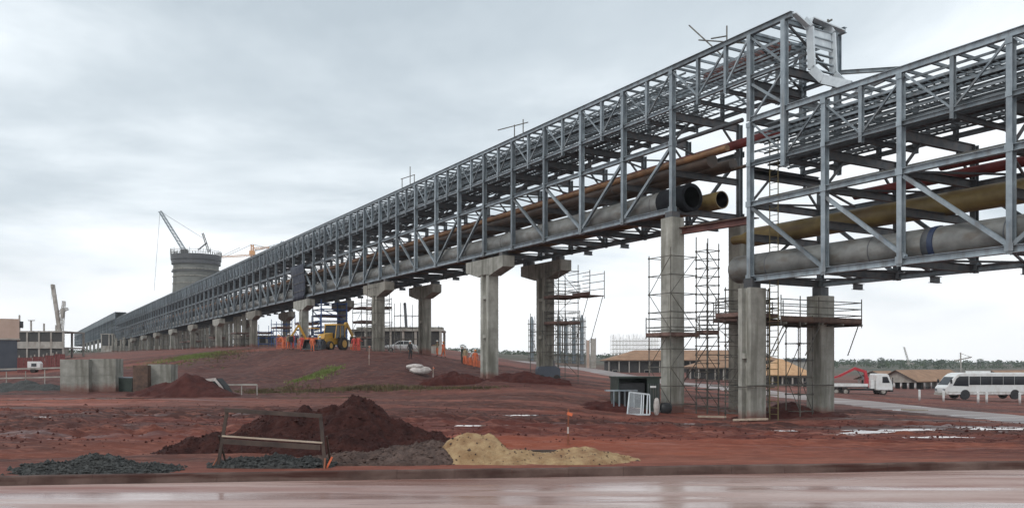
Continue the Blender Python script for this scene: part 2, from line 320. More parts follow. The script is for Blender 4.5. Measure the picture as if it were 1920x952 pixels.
def ground_h(X, Y, detail=True):
    X = np.asarray(X, float); Y = np.asarray(Y, float)
    h = base_h(X, Y); k = kerbY(X)
    t = sstep(Y - k, 0.5, 4.0); h = h * t + 0.10 * (1 - t)
    if detail:
        n = Y - 0.12 * X
        rut = fbm(X * 0.09, n * 0.85, 5, 4) * 0.20 + fbm(X * 0.35, n * 2.2, 9, 4) * 0.075
        lump = fbm(X * 1.6, Y * 1.6, 21, 5) * 0.07 + fbm(X * .5, n * 6, 77, 3) * .04
        dk = sstep(n, 21, 24) * (1 - sstep(n, 35, 40))
        lump = lump * (.7 + 1.6 * dk) + dk * np.abs(fbm(X * .8, n * 2.4, 61, 4)) * .16
        m = sstep(Y - k, 0.6, 3.5) * (1 - 0.75 * sstep(road_dist(X, Y), 7, 4)) * (1 - sstep(Y, 120, 260))
        tr = np.zeros_like(h)
        for i, (n0, gauge, amp) in enumerate(((21.2, 1.7, .6), (24.5, 1.9, 1.3), (27.5, 1.8, 2.0), (31.0, 2.0, 1.6), (35.5, 2.0, 2.4), (41, 2.1, 2.2), (46, 2.1, 2.5), (51, 2.2, 2.0))):
            c = n0 + fbm(X * .045 + i * 7.3, X * 0 + i * 3.1, 90 + i, 3) * amp * 2
            for g_ in (-gauge / 2, gauge / 2):
                q = n - c - g_; tr = tr - .13 * np.exp(-(q / .17) ** 2) + .06 * np.exp(-((np.abs(q) - .34) / .12) ** 2)
        tr = tr * np.clip(fbm(X * .06, n * .25, 120, 2) * 3 + .75, 0, 1)
        h = h + (rut * .8 + lump + tr) * m
        for (px, d, w, q), z0 in zip(PUD, PZ):
            x = (px - CX) / F * d; a = X - x; r = np.sqrt((a / (w * 1.5)) ** 2 + ((Y - d - .12 * a) / (q * 1.9 + .25)) ** 2); k2 = 1 - sstep(r, .6, 1.7); h = h * (1 - k2) + (z0 - .035 + .03 * r * r + lump * .25) * k2
        em = sstep(Y, 58, 66) * (1 - sstep(Y, 84, 100)) * sstep(-X, -2, 3)
        h = h + em * (fbm(X * 0.16, Y * 0.16, 33, 5) * 0.7)
        h = h + sstep(Y, 150, 900) * fbm(X * 0.008, Y * 0.008, 41, 3) * 2.0
    return np.where(Y < k + 0.05, -0.05, h)
PZ[:] = [float(base_h(np.array([(p[0] - CX) / F * p[1]]), np.array([p[1]]))[0]) + .10 for p in PUD]
def gz(x, y): return float(ground_h(np.array([x]), np.array([y]))[0])
def G(px, d): x = (px - CX) / F * d; return Vector((x, d, gz(x, d)))
def grid_obj(name, X, Y, Z, m, smooth=True):
    r, c = X.shape; v = np.stack([X, Y, Z], -1).reshape(-1, 3).astype(np.float32)
    idx = np.arange(r * c).reshape(r, c); q = np.stack([idx[:-1, :-1], idx[:-1, 1:], idx[1:, 1:], idx[1:, :-1]], -1).reshape(-1, 4).astype(np.int32)
    me = bpy.data.meshes.new(name); me.vertices.add(len(v)); me.vertices.foreach_set('co', v.ravel())
    me.loops.add(q.size); me.loops.foreach_set('vertex_index', q.ravel()); me.polygons.add(len(q))
    me.polygons.foreach_set('loop_start', np.arange(0, q.size, 4, dtype=np.int32)); me.update(calc_edges=True); me.validate()
    me.polygons.foreach_set('use_smooth', [smooth] * len(me.polygons)); me.materials.append(m); return link(name, me)

def ground_mat():
    m = bpy.data.materials.new('wet_red_earth'); m.use_nodes = True; nt = m.node_tree; N = nt.nodes.new; L = nt.links.new
    bs = nt.nodes['Principled BSDF']; bs.inputs['Specular IOR Level'].default_value = 0.3
    tc = N('ShaderNodeTexCoord')
    def noise(sc, st, det=6, rough=0.6, off=(0, 0, 0), dist=0):
        mp = N('ShaderNodeMapping'); mp.inputs['Scale'].default_value = st; mp.inputs['Location'].default_value = off; mp.inputs['Rotation'].default_value = (0, 0, rad(-6.8)); L(tc.outputs['Object'], mp.inputs[0])
        n = N('ShaderNodeTexNoise'); n.inputs['Scale'].default_value = sc; n.inputs['Detail'].default_value = det; n.inputs['Roughness'].default_value = rough; n.inputs['Distortion'].default_value = dist
        L(mp.outputs[0], n.inputs['Vector']); return n.outputs[0]
    def ramp(src, stops):
        r = N('ShaderNodeValToRGB'); L(src, r.inputs[0]); e = r.color_ramp.elements
        e[0].position, e[0].color = stops[0][0], (*stops[0][1], 1); e[1].position, e[1].color = stops[-1][0], (*stops[-1][1], 1)
        for p, c in stops[1:-1]: e.new(p).color = (*c, 1)
        return r.outputs[0]
    def mix(f, a, b):
        x = N('ShaderNodeMix'); x.data_type = 'RGBA'
        if isinstance(f, float): x.inputs[0].default_value = f
        else: L(f, x.inputs[0])
        for s, i in ((a, 6), (b, 7)):
            if isinstance(s, tuple): x.inputs[i].default_value = (*s, 1)
            else: L(s, x.inputs[i])
        return x.outputs[2]
    bands = noise(1.0, (0.035, 0.34, 0.3), 7, 0.62, dist=0.4)
    fine = noise(3.0, (0.5, 1.5, 1), 8, 0.7)
    c = ramp(bands, [(0.34, (0.062, 0.017, 0.013)), (0.44, (0.105, 0.029, 0.021)), (0.52, (0.17, 0.055, 0.036)), (0.60, (0.25, 0.095, 0.06)), (0.70, (0.31, 0.135, 0.09))])
    c = mix(ramp(fine, [(0.42, (0, 0, 0)), (0.62, (0.7, 0.7, 0.7))]), c, (0.055, 0.016, 0.012))
    # paler, worn crust in broad patches
    pt = ramp(noise(0.06, (0.6, 1.6, 1), 4, 0.5, (4, 9, 0)), [(0.5, (0, 0, 0)), (0.66, (0.5, 0.5, 0.5))])
    c = mix(pt, c, (0.30, 0.115, 0.075))
    nn = N('ShaderNodeMath'); nn.operation = 'MULTIPLY_ADD'; sp0 = N('ShaderNodeSeparateXYZ'); L(tc.outputs['Object'], sp0.inputs[0]); L(sp0.outputs[0], nn.inputs[0]); nn.inputs[1].default_value = -0.12; L(sp0.outputs[1], nn.inputs[2])
    wob = noise(0.09, (0.5, 1.2, 1), 6, 0.6, (7, 7, 0)); wm = N('ShaderNodeMath'); wm.operation = 'MULTIPLY_ADD'; L(wob, wm.inputs[0]); wm.inputs[1].default_value = 26.0; wm.inputs[2].default_value = -13.0
    sc_ = N('ShaderNodeMath'); sc_.operation = 'MULTIPLY_ADD'; wq = N('ShaderNodeMath'); wq.operation = 'MULTIPLY'; L(wm.outputs[0], wq.inputs[0])
    wr_ = N('ShaderNodeMapRange'); wr_.inputs[1].default_value = 16; wr_.inputs[2].default_value = 45; wr_.inputs[3].default_value = 0.4; wr_.inputs[4].default_value = 1.0; L(nn.outputs[0], wr_.inputs[0]); L(wr_.outputs[0], wq.inputs[1])
    na = N('ShaderNodeMath'); na.operation = 'ADD'; L(nn.outputs[0], na.inputs[0]); L(wq.outputs[0], na.inputs[1])
    nd = N('ShaderNodeMath'); nd.operation = 'DIVIDE'; L(na.outputs[0], nd.inputs[0]); nd.inputs[1].default_value = 100.0
    zone = ramp(nd.outputs[0], [(.155, (.17, .055, .035)), (.18, (.27, .085, .045)), (.21, (.25, .075, .042)), (.235, (.075, .021, .017)), (.33, (.085, .024, .018)), (.38, (.16, .052, .038)), (.43, (.30, .125, .095)), (.53, (.27, .105, .078)), (.58, (.065, .026, .024)), (.80, (.065, .027, .025)), (.98, (.16, .055, .040))])
    zx = N('ShaderNodeMapRange'); zx.inputs[1].default_value = 1.0; zx.inputs[2].default_value = 9.0; zx.inputs[3].default_value = 0.70; zx.inputs[4].default_value = 0.08; L(sp0.outputs[0], zx.inputs[0])
    c = mix(zx.outputs[0], c, zone)
    dark = ramp(noise(0.10, (0.35, 1.3, 1), 5, 0.55, (20, 5, 0)), [(0.44, (0, 0, 0)), (0.56, (0.85, 0.85, 0.85))])
    c = mix(dark, c, (0.046, 0.023, 0.020))
    e1 = N('ShaderNodeMapRange'); e1.inputs[1].default_value = 57; e1.inputs[2].default_value = 62; L(sp0.outputs[1], e1.inputs[0])
    e2 = N('ShaderNodeMapRange'); e2.inputs[1].default_value = 90; e2.inputs[2].default_value = 80; L(sp0.outputs[1], e2.inputs[0])
    e3 = N('ShaderNodeMapRange'); e3.inputs[1].default_value = 2; e3.inputs[2].default_value = -4; L(sp0.outputs[0], e3.inputs[0])
    e4 = N('ShaderNodeMath'); e4.operation = 'MULTIPLY'; L(e1.outputs[0], e4.inputs[0]); L(e2.outputs[0], e4.inputs[1])
    e5 = N('ShaderNodeMath'); e5.operation = 'MULTIPLY'; L(e4.outputs[0], e5.inputs[0]); L(e3.outputs[0], e5.inputs[1])
    e6 = N('ShaderNodeMath'); e6.operation = 'MULTIPLY'; L(e5.outputs[0], e6.inputs[0]); e6.inputs[1].default_value = .7
    c = mix(e6.outputs[0], c, (0.058, 0.027, 0.025))
    gr = ramp(noise(2.2, (0.7, 3.0, 1), 8, 0.75, (2, 8, 0)), [(0.5, (0, 0, 0)), (0.66, (0.55, 0.55, 0.55))])
    c = mix(gr, c, (0.33, 0.15, 0.11))
    # far land turns to scrub green and dry brown
    sp = N('ShaderNodeSeparateXYZ'); L(tc.outputs['Object'], sp.inputs[0])
    fr = N('ShaderNodeMapRange'); fr.inputs[1].default_value = 190; fr.inputs[2].default_value = 380; L(sp.outputs[1], fr.inputs[0])
    scrub = ramp(noise(0.012, (1, 1, 1), 5), [(0.38, (0.04, 0.05, 0.03)), (0.52, (0.075, 0.08, 0.055)), (0.66, (0.13, 0.08, 0.06))])
    c = mix(fr.outputs[0], c, scrub)
    gm = N('ShaderNodeVectorMath'); gm.operation = 'MULTIPLY'; L(c, gm.inputs[0]); gm.inputs[1].default_value = (1.1, 0.95, 0.90); c = gm.outputs[0]
    L(c, bs.inputs['Base Color'])
    # wetness: standing water in the long ruts
    wn = noise(1.0, (0.028, 0.62, 0.3), 3, 0.5, (12, 3, 0), 0.1)
    rr = N('ShaderNodeMapRange'); rr.inputs[1].default_value = 0.60; rr.inputs[2].default_value = 0.655; rr.inputs[3].default_value = 0.8; rr.inputs[4].default_value = 0.38; wy = N('ShaderNodeMapRange'); wy.inputs[1].default_value = 50; wy.inputs[2].default_value = 62; wy.inputs[4].default_value = -0.4; L(sp.outputs[1], wy.inputs[0]); wa = N('ShaderNodeMath'); wa.operation = 'ADD'; L(wn, wa.inputs[0]); L(wy.outputs[0], wa.inputs[1]); wn = wa.outputs[0]; L(wn, rr.inputs[0]); L(rr.outputs[0], bs.inputs['Roughness'])
    b = N('ShaderNodeBump'); b.inputs['Distance'].default_value = 0.06; b.inputs['Strength'].default_value = 0.9
    bsn = N('ShaderNodeMapRange'); bsn.inputs[1].default_value = 0.58; bsn.inputs[2].default_value = 0.65; bsn.inputs[3].default_value = 0.9; bsn.inputs[4].default_value = 0.5; L(wn, bsn.inputs[0]); L(bsn.outputs[0], b.inputs['Strength'])
    L(noise(5.0, (0.6, 1.2, 1), 9, 0.7), b.inputs['Height']); L(b.outputs[0], bs.inputs['Normal'])
    return m
def build_ground():
    rows = np.concatenate([np.linspace(1.0, 14.0, 14, endpoint=False), np.exp(np.linspace(math.log(14.0), math.log(110), 520, endpoint=False)), np.exp(np.linspace(math.log(110), math.log(2700), 150))])
    px = np.concatenate([np.linspace(-2600, -150, 60, endpoint=False), np.linspace(-150, 2070, 620, endpoint=False), np.linspace(2070, 4400, 60)])
    D, PX = np.meshgrid(rows, px, indexing='ij'); X = (PX - CX) / F * D
    X = X * (1 + 6 / D)       # widen the sheet near the camera
    o = grid_obj('ground', X, D, ground_h(X, D), ground_mat()); struct(o)
build_ground()

def puddles():
    pm = bpy.data.materials.new('muddy_water'); pm.use_nodes = True; b = pm.node_tree.nodes['Principled BSDF']; b.inputs['Base Color'].default_value = (.16, .075, .055, 1); b.inputs['Roughness'].default_value = .04
    rn = random.Random(6); mb = MB()
    for (px, d, w, q), z in zip(PUD, PZ):
        x = (px - CX) / F * d; z -= .018; n = 36; vs = [(x, d, z)]
        for i in range(n):
            t = i * math.tau / n; r = 1 + .25 * math.sin(3 * t + px) + .15 * math.sin(7 * t + d) + rn.uniform(-.06, .06); a = math.cos(t) * w * r; vs.append((x + a, d + math.sin(t) * q * r + .12 * a, z))
        mb.add(vs, [(0, 1 + i, 1 + (i + 1) % n) for i in range(n)])
    struct(mb.build('puddles', pm))
puddles()
def road_mat(name, c1, c2, c3, wetlo, wethi, rz=-6.8, tint=None):
    m = bpy.data.materials.new(name); m.use_nodes = True; nt = m.node_tree; N = nt.nodes.new; L = nt.links.new
    bs = nt.nodes['Principled BSDF']; tc = N('ShaderNodeTexCoord')
    def noise(sc, st, det=6, rough=0.6, off=(0, 0, 0)):
        mp = N('ShaderNodeMapping'); mp.inputs['Scale'].default_value = st; mp.inputs['Location'].default_value = off; mp.inputs['Rotation'].default_value = (0, 0, rad(rz)); L(tc.outputs['Object'], mp.inputs[0])
        n = N('ShaderNodeTexNoise'); n.inputs['Scale'].default_value = sc; n.inputs['Detail'].default_value = det; n.inputs['Roughness'].default_value = rough; L(mp.outputs[0], n.inputs['Vector']); return n.outputs[0]
    n = noise(1, (0.14, 1.1, 1), 7, 0.65)
    r = N('ShaderNodeValToRGB'); L(n, r.inputs[0]); e = r.color_ramp.elements; e[0].position = 0.36; e[0].color = (*c1, 1); e[1].position = 0.66; e[1].color = (*c3, 1); e.new(0.5).color = (*c2, 1)
    col = r.outputs[0]
    g = noise(9, (1, 2.5, 1), 6, 0.7, (3, 1, 0)); gr = N('ShaderNodeMapRange'); gr.inputs[1].default_value = 0.5; gr.inputs[2].default_value = 0.75; gr.inputs[4].default_value = 0.55; L(g, gr.inputs[0])
    mx = N('ShaderNodeMix'); mx.data_type = 'RGBA'; L(gr.outputs[0], mx.inputs[0]); L(col, mx.inputs[6]); mx.inputs[7].default_value = (*c1, 1)
    md = noise(1, (0.10, 0.75, 1), 7, 0.66, (31, 4, 0)); mr = N('ShaderNodeMapRange'); mr.inputs[1].default_value = 0.50; mr.inputs[2].default_value = 0.64; mr.inputs[4].default_value = 0.85; L(md, mr.inputs[0])
    mz = N('ShaderNodeMix'); mz.data_type = 'RGBA'; L(mr.outputs[0], mz.inputs[0]); L(mx.outputs[2], mz.inputs[6]); mz.inputs[7].default_value = (c1[0] * .85, c1[1] * .55, c1[2] * .5, 1); L(mz.outputs[2], bs.inputs['Base Color'])
    w = noise(1, (0.09, 0.9, 1), 5, 0.55, (8, 2, 0))
    q = N('ShaderNodeMapRange'); q.inputs[1].default_value = wetlo; q.inputs[2].default_value = wethi; q.inputs[3].default_value = 0.55; q.inputs[4].default_value = 0.16; L(w, q.inputs[0]); L(q.outputs[0], bs.inputs['Roughness'])
    b = N('ShaderNodeBump'); b.inputs['Distance'].default_value = 0.02
    q2 = N('ShaderNodeMapRange'); q2.inputs[1].default_value = wetlo; q2.inputs[2].default_value = wethi; q2.inputs[3].default_value = 0.55; q2.inputs[4].default_value = 0.04; L(w, q2.inputs[0]); L(q2.outputs[0], b.inputs['Strength'])
    L(noise(16, (0.6, 1.6, 1), 8, 0.7), b.inputs['Height']); L(b.outputs[0], bs.inputs['Normal'])
    return m
def build_roads():
    xs = np.linspace(-70, 70, 240); ts = np.linspace(0, 1, 60)
    T, X = np.meshgrid(ts, xs, indexing='ij'); Y = -12 + (kerbY(X) - 0.001 + 12) * T
    Z = 0.0 + fbm(X * 0.5, Y * 1.3, 3, 3) * 0.008
    o = grid_obj('road', X, Y, Z, road_mat('wet_muddy_asphalt', (0.27, 0.15, 0.125), (0.42, 0.285, 0.25), (0.52, 0.40, 0.365), 0.46, 0.56)); struct(o)
    mb = MB(); x = -70.0; L = 1.0; k = 0
    while x < 70:
        j = random.uniform(-0.005, 0.005)
        a = (x + 0.002, kerbY(x)); b = (x + L - 0.002, kerbY(x + L)); h = 0.15 + j; w = 0.16
        mb.add([(a[0], a[1], -0.06), (b[0], b[1], -0.06), (b[0], b[1] + 0.02, h - .02), (a[0], a[1] + 0.02, h - .02), (a[0], a[1] + 0.04, h), (b[0], b[1] + 0.04, h), (b[0], b[1] + w, h), (a[0], a[1] + w, h), (a[0], a[1] + w, -0.06), (b[0], b[1] + w, -0.06)],
               [(0, 1, 2, 3), (3, 2, 5, 4), (4, 5, 6, 7), (7, 6, 9, 8), (0, 3, 4, 7, 8), (1, 9, 6, 5, 2)])
        x += L
    struct(mb.build('kerb', mat('muddy_kerb', (0.06, 0.034, 0.028), (0.15, 0.10, 0.085), 0.8, 0, 1.2, bump=0.4, streak=((.7, 1, 9), (0.05, 0.018, 0.014), 0.9), spec=.2)))
    # far road curving up the hill, with a low kerb on its far side
    pts = []
    for i in range(len(ROADPTS) - 1):
        p0 = ROADPTS[max(i - 1, 0)]; p1 = ROADPTS[i]; p2 = ROADPTS[i + 1]; p3 = ROADPTS[min(i + 2, len(ROADPTS) - 1)]
        for t in np.linspace(0, 1, 30, endpoint=False):
            pts.append(tuple(0.5 * ((2 * b) + (-a + c) * t + (2 * a - 5 * b + 4 * c - d) * t * t + (-a + 3 * b - 3 * c + d) * t ** 3) for a, b, c, d in zip(p0, p1, p2, p3)))
    pts = np.array(pts); pts = pts[pts[:, 1] > 24]; tg = np.gradient(pts, axis=0); tg /= np.linalg.norm(tg, axis=1)[:, None]; nr = np.stack([tg[:, 1], -tg[:, 0]], -1)
    off = np.linspace(-2.9, 2.9, 13)
    X = pts[:, None, 0] + nr[:, None, 0] * off; Y = pts[:, None, 1] + nr[:, None, 1] * off
    zc = ground_h(pts[:, 0], pts[:, 1]); mx_ = np.max(ground_h(X, Y), axis=1); z = np.maximum(zc, mx_ - 0.1) + 0.10
    ker = np.ones(9) / 9; z = np.convolve(np.pad(z, 4, 'edge'), ker, 'valid')
    Z = np.repeat(z[:, None], len(off), 1) - (off / 2.9)[None] ** 2 * 0.05
    X2 = np.concatenate([X[:, :1], X, X[:, -1:]], 1); Y2 = np.concatenate([Y[:, :1], Y, Y[:, -1:]], 1); Z2 = np.concatenate([Z[:, :1] - .6, Z, Z[:, -1:] - .6], 1)
    o = grid_obj('site_road', X2, Y2, Z2, road_mat('pale_site_road', (0.13, 0.085, 0.075), (0.22, 0.17, 0.155), (0.29, 0.24, 0.22), 0.5, 0.7, rz=80)); struct(o)
build_roads()

# ------------------------------------------------------------ pipe rack (local x = -u toward the near end, y = v across, z above eye level)
AL = math.atan(931.0 / F); RD = 44.09; RORG = Vector(((1407 - CX) / F * RD, RD, CAMZ)); RZ = -(math.pi / 2 - AL)
WB = 5.3
def U(px): return (60760.0 / (px - 29) - RD) / math.cos(AL)
def rw(u, v, z=0.0):       # rack coordinates to world
    return Vector((RORG.x - u * math.sin(AL) + v * math.cos(AL), RORG.y + u * math.cos(AL) + v * math.sin(AL), CAMZ + z))
def span_diag(pa, pb):     # bays between two pier positions (u of posts) get diagonals dropping toward midspan
    pass
def rack(name, label, us, zb, piers, side_tiers, near, lo_from=None, gal_to=None, closed=False):
    """us: post stations. zb: bottom. Bay module 4.0 m pipe level, 6.1 gallery floor, 8.5 top."""
    root = thing(name, label, 'pipe rack', RORG, RZ)
    MID, FLR, TOP = 4.0, 6.05, 8.5; GV = 3.9
    x = lambda u: -u
    ua, ub = us[0], us[-1]                      # near, far
    ga = gal_to if gal_to is not None else ua
    def chord(nm, v, z, h, w, u0, u1, m=M['galv']):
        MB().ibeam((x(u0), v, zb + z), (x(u1), v, zb + z), w, h, 0.022).build(nm, m, root)
    for v in (0, WB):
        chord('bottom_chord', v, 0.15, 0.30, 0.30, ua, ub)
        chord('middle_chord', v, MID, 0.26, 0.26, ua, ub)
    for v in (0, GV):
        chord('gallery_floor_chord', v, FLR, 0.20, 0.20, ga, ub)
        chord('top_chord', v, TOP - 0.14, 0.28, 0.24, ga, ub)
    # posts
    pm = MB().ibeam((0, 0, -0.05), (0, 0, TOP - 0.29), 0.24, 0.30, 0.02, up=(0, 1, 0))
    for z, s_ in ((.22, .30), (MID, .30), (FLR, .22), (TOP - .42, .24)):      # gusset plates bolted to both faces
        for y in (-.172, .172): pm.box(-s_ / 2 - .02, s_ / 2 + .02, y - .01, y + .01, z - s_ / 2, z + s_ / 2)
    many(root, 'post', pm, [(x(u), 0, zb) for u in us], M['galv'], cap=50)
    pm = MB().ibeam((0, 0, -0.05), (0, 0, FLR - .23), 0.26, 0.30, 0.02, up=(0, 1, 0))
    for z in (.22, MID):
        for y in (-.172, .172): pm.box(-.24, .24, y - .01, y + .01, z - .18, z + .18)
    many(root, 'post', pm, [(x(u), WB, zb) for u in us], M['galv_shade'], cap=50)
    # half-bay hangers of the gallery
    hs = [(a + b) / 2 for a, b in zip(us, us[1:])]
    hm = MB().ibeam((0, 0, FLR - 0.35), (0, 0, TOP - 0.29), 0.17, 0.2, 0.016, up=(0, 1, 0))
    many(root, 'gallery_post', hm, [(x(u), v, zb) for u in hs for v in (0, GV)], M['galv'])
    bp = MB().ibeam((0, 0, FLR - .2), (0, 0, TOP - 0.29), 0.18, 0.2, 0.016, up=(0, 1, 0))
    many(root, 'gallery_back_post', bp, [(x(u), GV, zb) for u in us], M['galv_shade'])
    # gallery V bracing, one V per bay and side
    for key in ('a', 'b'):
        pass
    L = us[2] - us[1]
    gb = MB()
    gb.bar((-L / 2 + 0.15, 0, TOP - 0.35), (-0.08, 0, FLR + 0.12), 0.08, 0.08, up=(0, 1, 0))
    gb.bar((L / 2 - 0.15, 0, TOP - 0.35), (0.08, 0, FLR + 0.12), 0.08, 0.08, up=(0, 1, 0))
    many(root, 'gallery_brace', gb, [(x(h), v + (0.0 if v else 0.0), zb) for h in hs for v in (0, GV)], M['galv'])
    # lower diagonals: tops at the pier side, feet toward midspan
    dl = {1: [], -1: []}
    for a, b in zip(us, us[1:]):
        m_ = (a + b) / 2; p = [q for q in piers if q <= m_ + .1]; n = [q for q in piers if q > m_ + .1]
        p0 = p[-1] if p else -27.0; p1 = n[0] if n else (piers[-1] + 27 if piers else 999)
        if abs(m_ - p0) < 1.6 or abs(m_ - p1) < 1.6 or (b - a) > 5.5: continue
        mid = (p0 + p1) / 2
        dl[1 if m_ > mid else -1].append(m_)
    L2 = L / 2 - 0.13
    dm = {}
    dm[1] = MB().ibeam((-L2, 0, MID - 0.2), (L2, 0, 0.35), 0.17, 0.17, 0.014, up=(0, 1, 0))    # top at far post, foot at near post
    dm[-1] = MB().ibeam((L2, 0, MID - 0.2), (-L2, 0, 0.35), 0.17, 0.17, 0.014, up=(0, 1, 0))
    for k in (1, -1):
        many(root, 'diagonal_brace', dm[k], [(x(u), v, zb) for u in dl[k] for v in (0, WB)], M['galv'], cap=50)
    # cross beams at each post: bottom, lower pipe tier, middle, deep gallery bearer, roof
    cb = MB().ibeam((0, 0.16, 0.0), (0, WB - 0.16, 0.0), 0.25, 0.36, 0.02)
    locs = []
    for u in us:
        for z in side_tiers: locs.append((x(u), 0, zb + z))
    many(root, 'cross_beam', cb, locs, M['dsteel'])
    gbm = MB().ibeam((0, 0.16, 0), (0, WB - .16, 0), 0.22, 0.45, 0.02)
    many(root, 'gallery_bearer', gbm, [(x(u), 0, zb + FLR - 0.45) for u in us if u >= ga - .1], M['dsteel'])
    hb = MB().ibeam((0, 0.11, 0), (0, GV - .11, 0), 0.15, 0.22, 0.016)
    many(root, 'floor_joist', hb, [(x(u), 0, zb + FLR - 0.22) for u in hs if u >= ga - .1], M['dsteel'])
    # shorter overhanging bearers under the rack
    ob = MB().ibeam((0, WB - .3, -.17), (0, WB + .45, -.17), .24, .30, .02)
    many(root, 'bracket', ob, [(x(h), 0, zb - 0.01) for i, h in enumerate(hs)], M['dsteel'])
    # plan bracing, bottom and middle
    pb = MB().bar((-L / 2 + .2, .2, 0), (0, WB - .2, 0), .09, .09).bar((L / 2 - .2, .2, 0), (0, WB - .2, 0), .09, .09)
    many(root, 'plan_brace', pb, [(x(h), 0, zb + z) for h in hs for z in (0.2, MID)], M['dsteel'])
    # knee braces under the gallery
    kb = MB()
    for v0, v1 in ((0.2, 1.3), (WB - .2, WB - 1.3)): kb.bar((0, v0, FLR - 1.8), (0, v1, FLR - .7), .1, .1)
    many(root, 'knee_brace', kb, [(x(u), 0, zb) for u in us], M['dsteel'])
    # walkway and cable ladders inside the gallery
    def ladder(nm, v0, v1, z, u0, u1, m, step=0.36, rail=0.11):
        mb = MB()
        for v in (v0, v1): mb.bar((x(u0), v, zb + z), (x(u1), v, zb + z), 0.03, rail)
        u = u0 + .2
        while u < u1:
            s = step if u < 90 else step * 2.5
            mb.bar((x(u), v0, zb + z - 0.02), (x(u), v1, zb + z - 0.02), 0.045 if u < 90 else .09, 0.03); u += s
        o = mb.build(nm, m, root)
        if ladder.k % 2 == 0: MB().box(x(u1), x(max(u0, u0 + 6)), v0 + .08, v0 + .08 + (v1 - v0) * .55, zb + z, zb + z + .07).build('cables', M['black'], o)
        ladder.k += 1
    ladder.k = 0
    for (v0, v1, z) in ((.3, 1.1, FLR + .25), (.3, 1.0, FLR + .72), (.3, 1.0, FLR + 1.2), (.3, 1.0, FLR + 1.68), (2.9, 3.65, FLR + .25), (2.9, 3.65, FLR + .72), (2.9, 3.65, FLR + 1.2), (2.9, 3.65, FLR + 1.68), (1.25, 2.0, FLR + .14), (2.05, 2.75, FLR + .14), (1.3, 2.6, FLR + 2.0)):
        ladder('cable_ladder', v0, v1, z, ga, ub, M['galv'] if v0 < .5 and z > FLR + 1 else M['galv_shade'])
    mb = MB()
    for k in range(3): mb.bar((x(ga), 2.5 + .0, zb + FLR + .5 + .3 * k), (x(ub), 2.5, zb + FLR + .5 + .3 * k), .035, .035)
    mb.build('handrail', M['galv'], root)
    # roof purlins
    rp = MB().bar((0, .12, 0), (0, GV - .12, 0), .09, .13)
    many(root, 'roof_purlin', rp, [(x(ga + .0 + i * L / 4), 0, zb + TOP - .1) for i in range(int((ub - ga) / (L / 4)))], M['galv_shade'])
    ws = MB()
    for v in (1.0, 1.95, 2.9): ws.bar((x(ga), v, zb + TOP - .25), (x(ub), v, zb + TOP - .25), .07, .1)
    ws.build('roof_runner', M['galv_shade'], root)
    if closed:      # far away the gallery already carries its side sheets
        MB().box(x(ub), x(ga), -0.06, -0.03, zb + FLR, zb + TOP).box(x(ub), x(ga), -.02, GV, zb + TOP + .01, zb + TOP + .05).build('side_sheet', M['galv'], root)
    return root
BAY = 4.57
PIER_U = [6.05, 28.1, 52.3, 79.0, 106.5, 133.5, 160.5, 187.5, 214.5, 241.5, 268.5, 295.5, 322.5]
us1 = [6.05 + BAY * k for k in range(70)]
R1 = rack('pipe_rack', 'long galvanised steel pipe rack crossing the picture, high on concrete piers, two stories', us1, 8.72, PIER_U, (0.15, 2.3), 0)
# the high gallery runs on past the last pier, over the lower rack
def high_extension():
    zb = 8.72; MIDG, TOP = 6.05, 8.5; GV = 3.9
    for v in (0, GV):
        MB().ibeam((2.75, v, zb + TOP - .14), (-6.05, v, zb + TOP - .14), .24, .28, .02).build('top_chord', M['galv'], R1)
        MB().ibeam((2.26, v, zb + MIDG), (-6.05, v, zb + MIDG), .20, .20, .02).build('gallery_floor_chord', M['galv'], R1)
        for u in (3.9, 1.75): MB().ibeam((-u, v, zb + MIDG - .35), (-u, v, zb + TOP - .29), .17, .2, .016, up=(0, 1, 0)).build('gallery_post', M['galv'], R1)
        for a, b in ((6.05, 3.9), (1.75, 3.9), (0.1, 1.75), (0, -2.2)):
            MB().bar((-a, v, zb + TOP - .35), (-b, v, zb + MIDG + .12), .1, .1, up=(0, 1, 0)).build('gallery_brace', M['galv'], R1)
    for u in (3.9, 1.75): MB().ibeam((-u, .11, zb + MIDG - .2), (-u, GV - .11, zb + MIDG - .2), .15, .2, .016).build('floor_joist', M['dsteel'], R1)
    for u in (0.0, -2.26):
        MB().ibeam((-u, .16, zb + MIDG - .3), (-u, GV - .16, zb + MIDG - .3), .22, .4, .02).build('gallery_bearer', M['dsteel'], R1)
        MB().ibeam((-u, .16, zb + TOP - .3), (-u, GV - .16, zb + TOP - .3), .18, .25, .02).build('gallery_bearer', M['galv'], R1)
        MB().bar((-u, .2, zb + MIDG), (-u, GV - .2, zb + TOP - .4), .09, .09).bar((-u, GV - .2, zb + MIDG), (-u, .2, zb + TOP - .4), .09, .09).build('end_brace', M['dsteel'], R1)
    for (v0, v1, z) in ((.35, 1.2, 6.9), (.35, 1.2, 7.5), (2.9, 3.65, 6.3), (2.9, 3.65, 7.1), (1.3, 2.6, 8.0), (2.9, 3.65, 7.8)):
        mb = MB()
        for v in (v0, v1): mb.bar((1.6, v, zb + z), (-6.0, v, zb + z), .03, .11)
        for i in range(18): mb.bar((1.5 - i * .42, v0, zb + z), (1.5 - i * .42, v1, zb + z), .045, .03)
        mb.build('cable_ladder', M['galv'], R1)
    for i in range(8): MB().bar((2.2 - i * 1.1, .12, zb + TOP - .1), (2.2 - i * 1.1, GV - .12, zb + TOP - .1), .09, .13).build('roof_purlin', M['galv'], R1)
high_extension()
us2 = [-27.4 + 4.68 * k for k in range(7)]; us2[-2] = -4.7; us2[-1] = 0.0
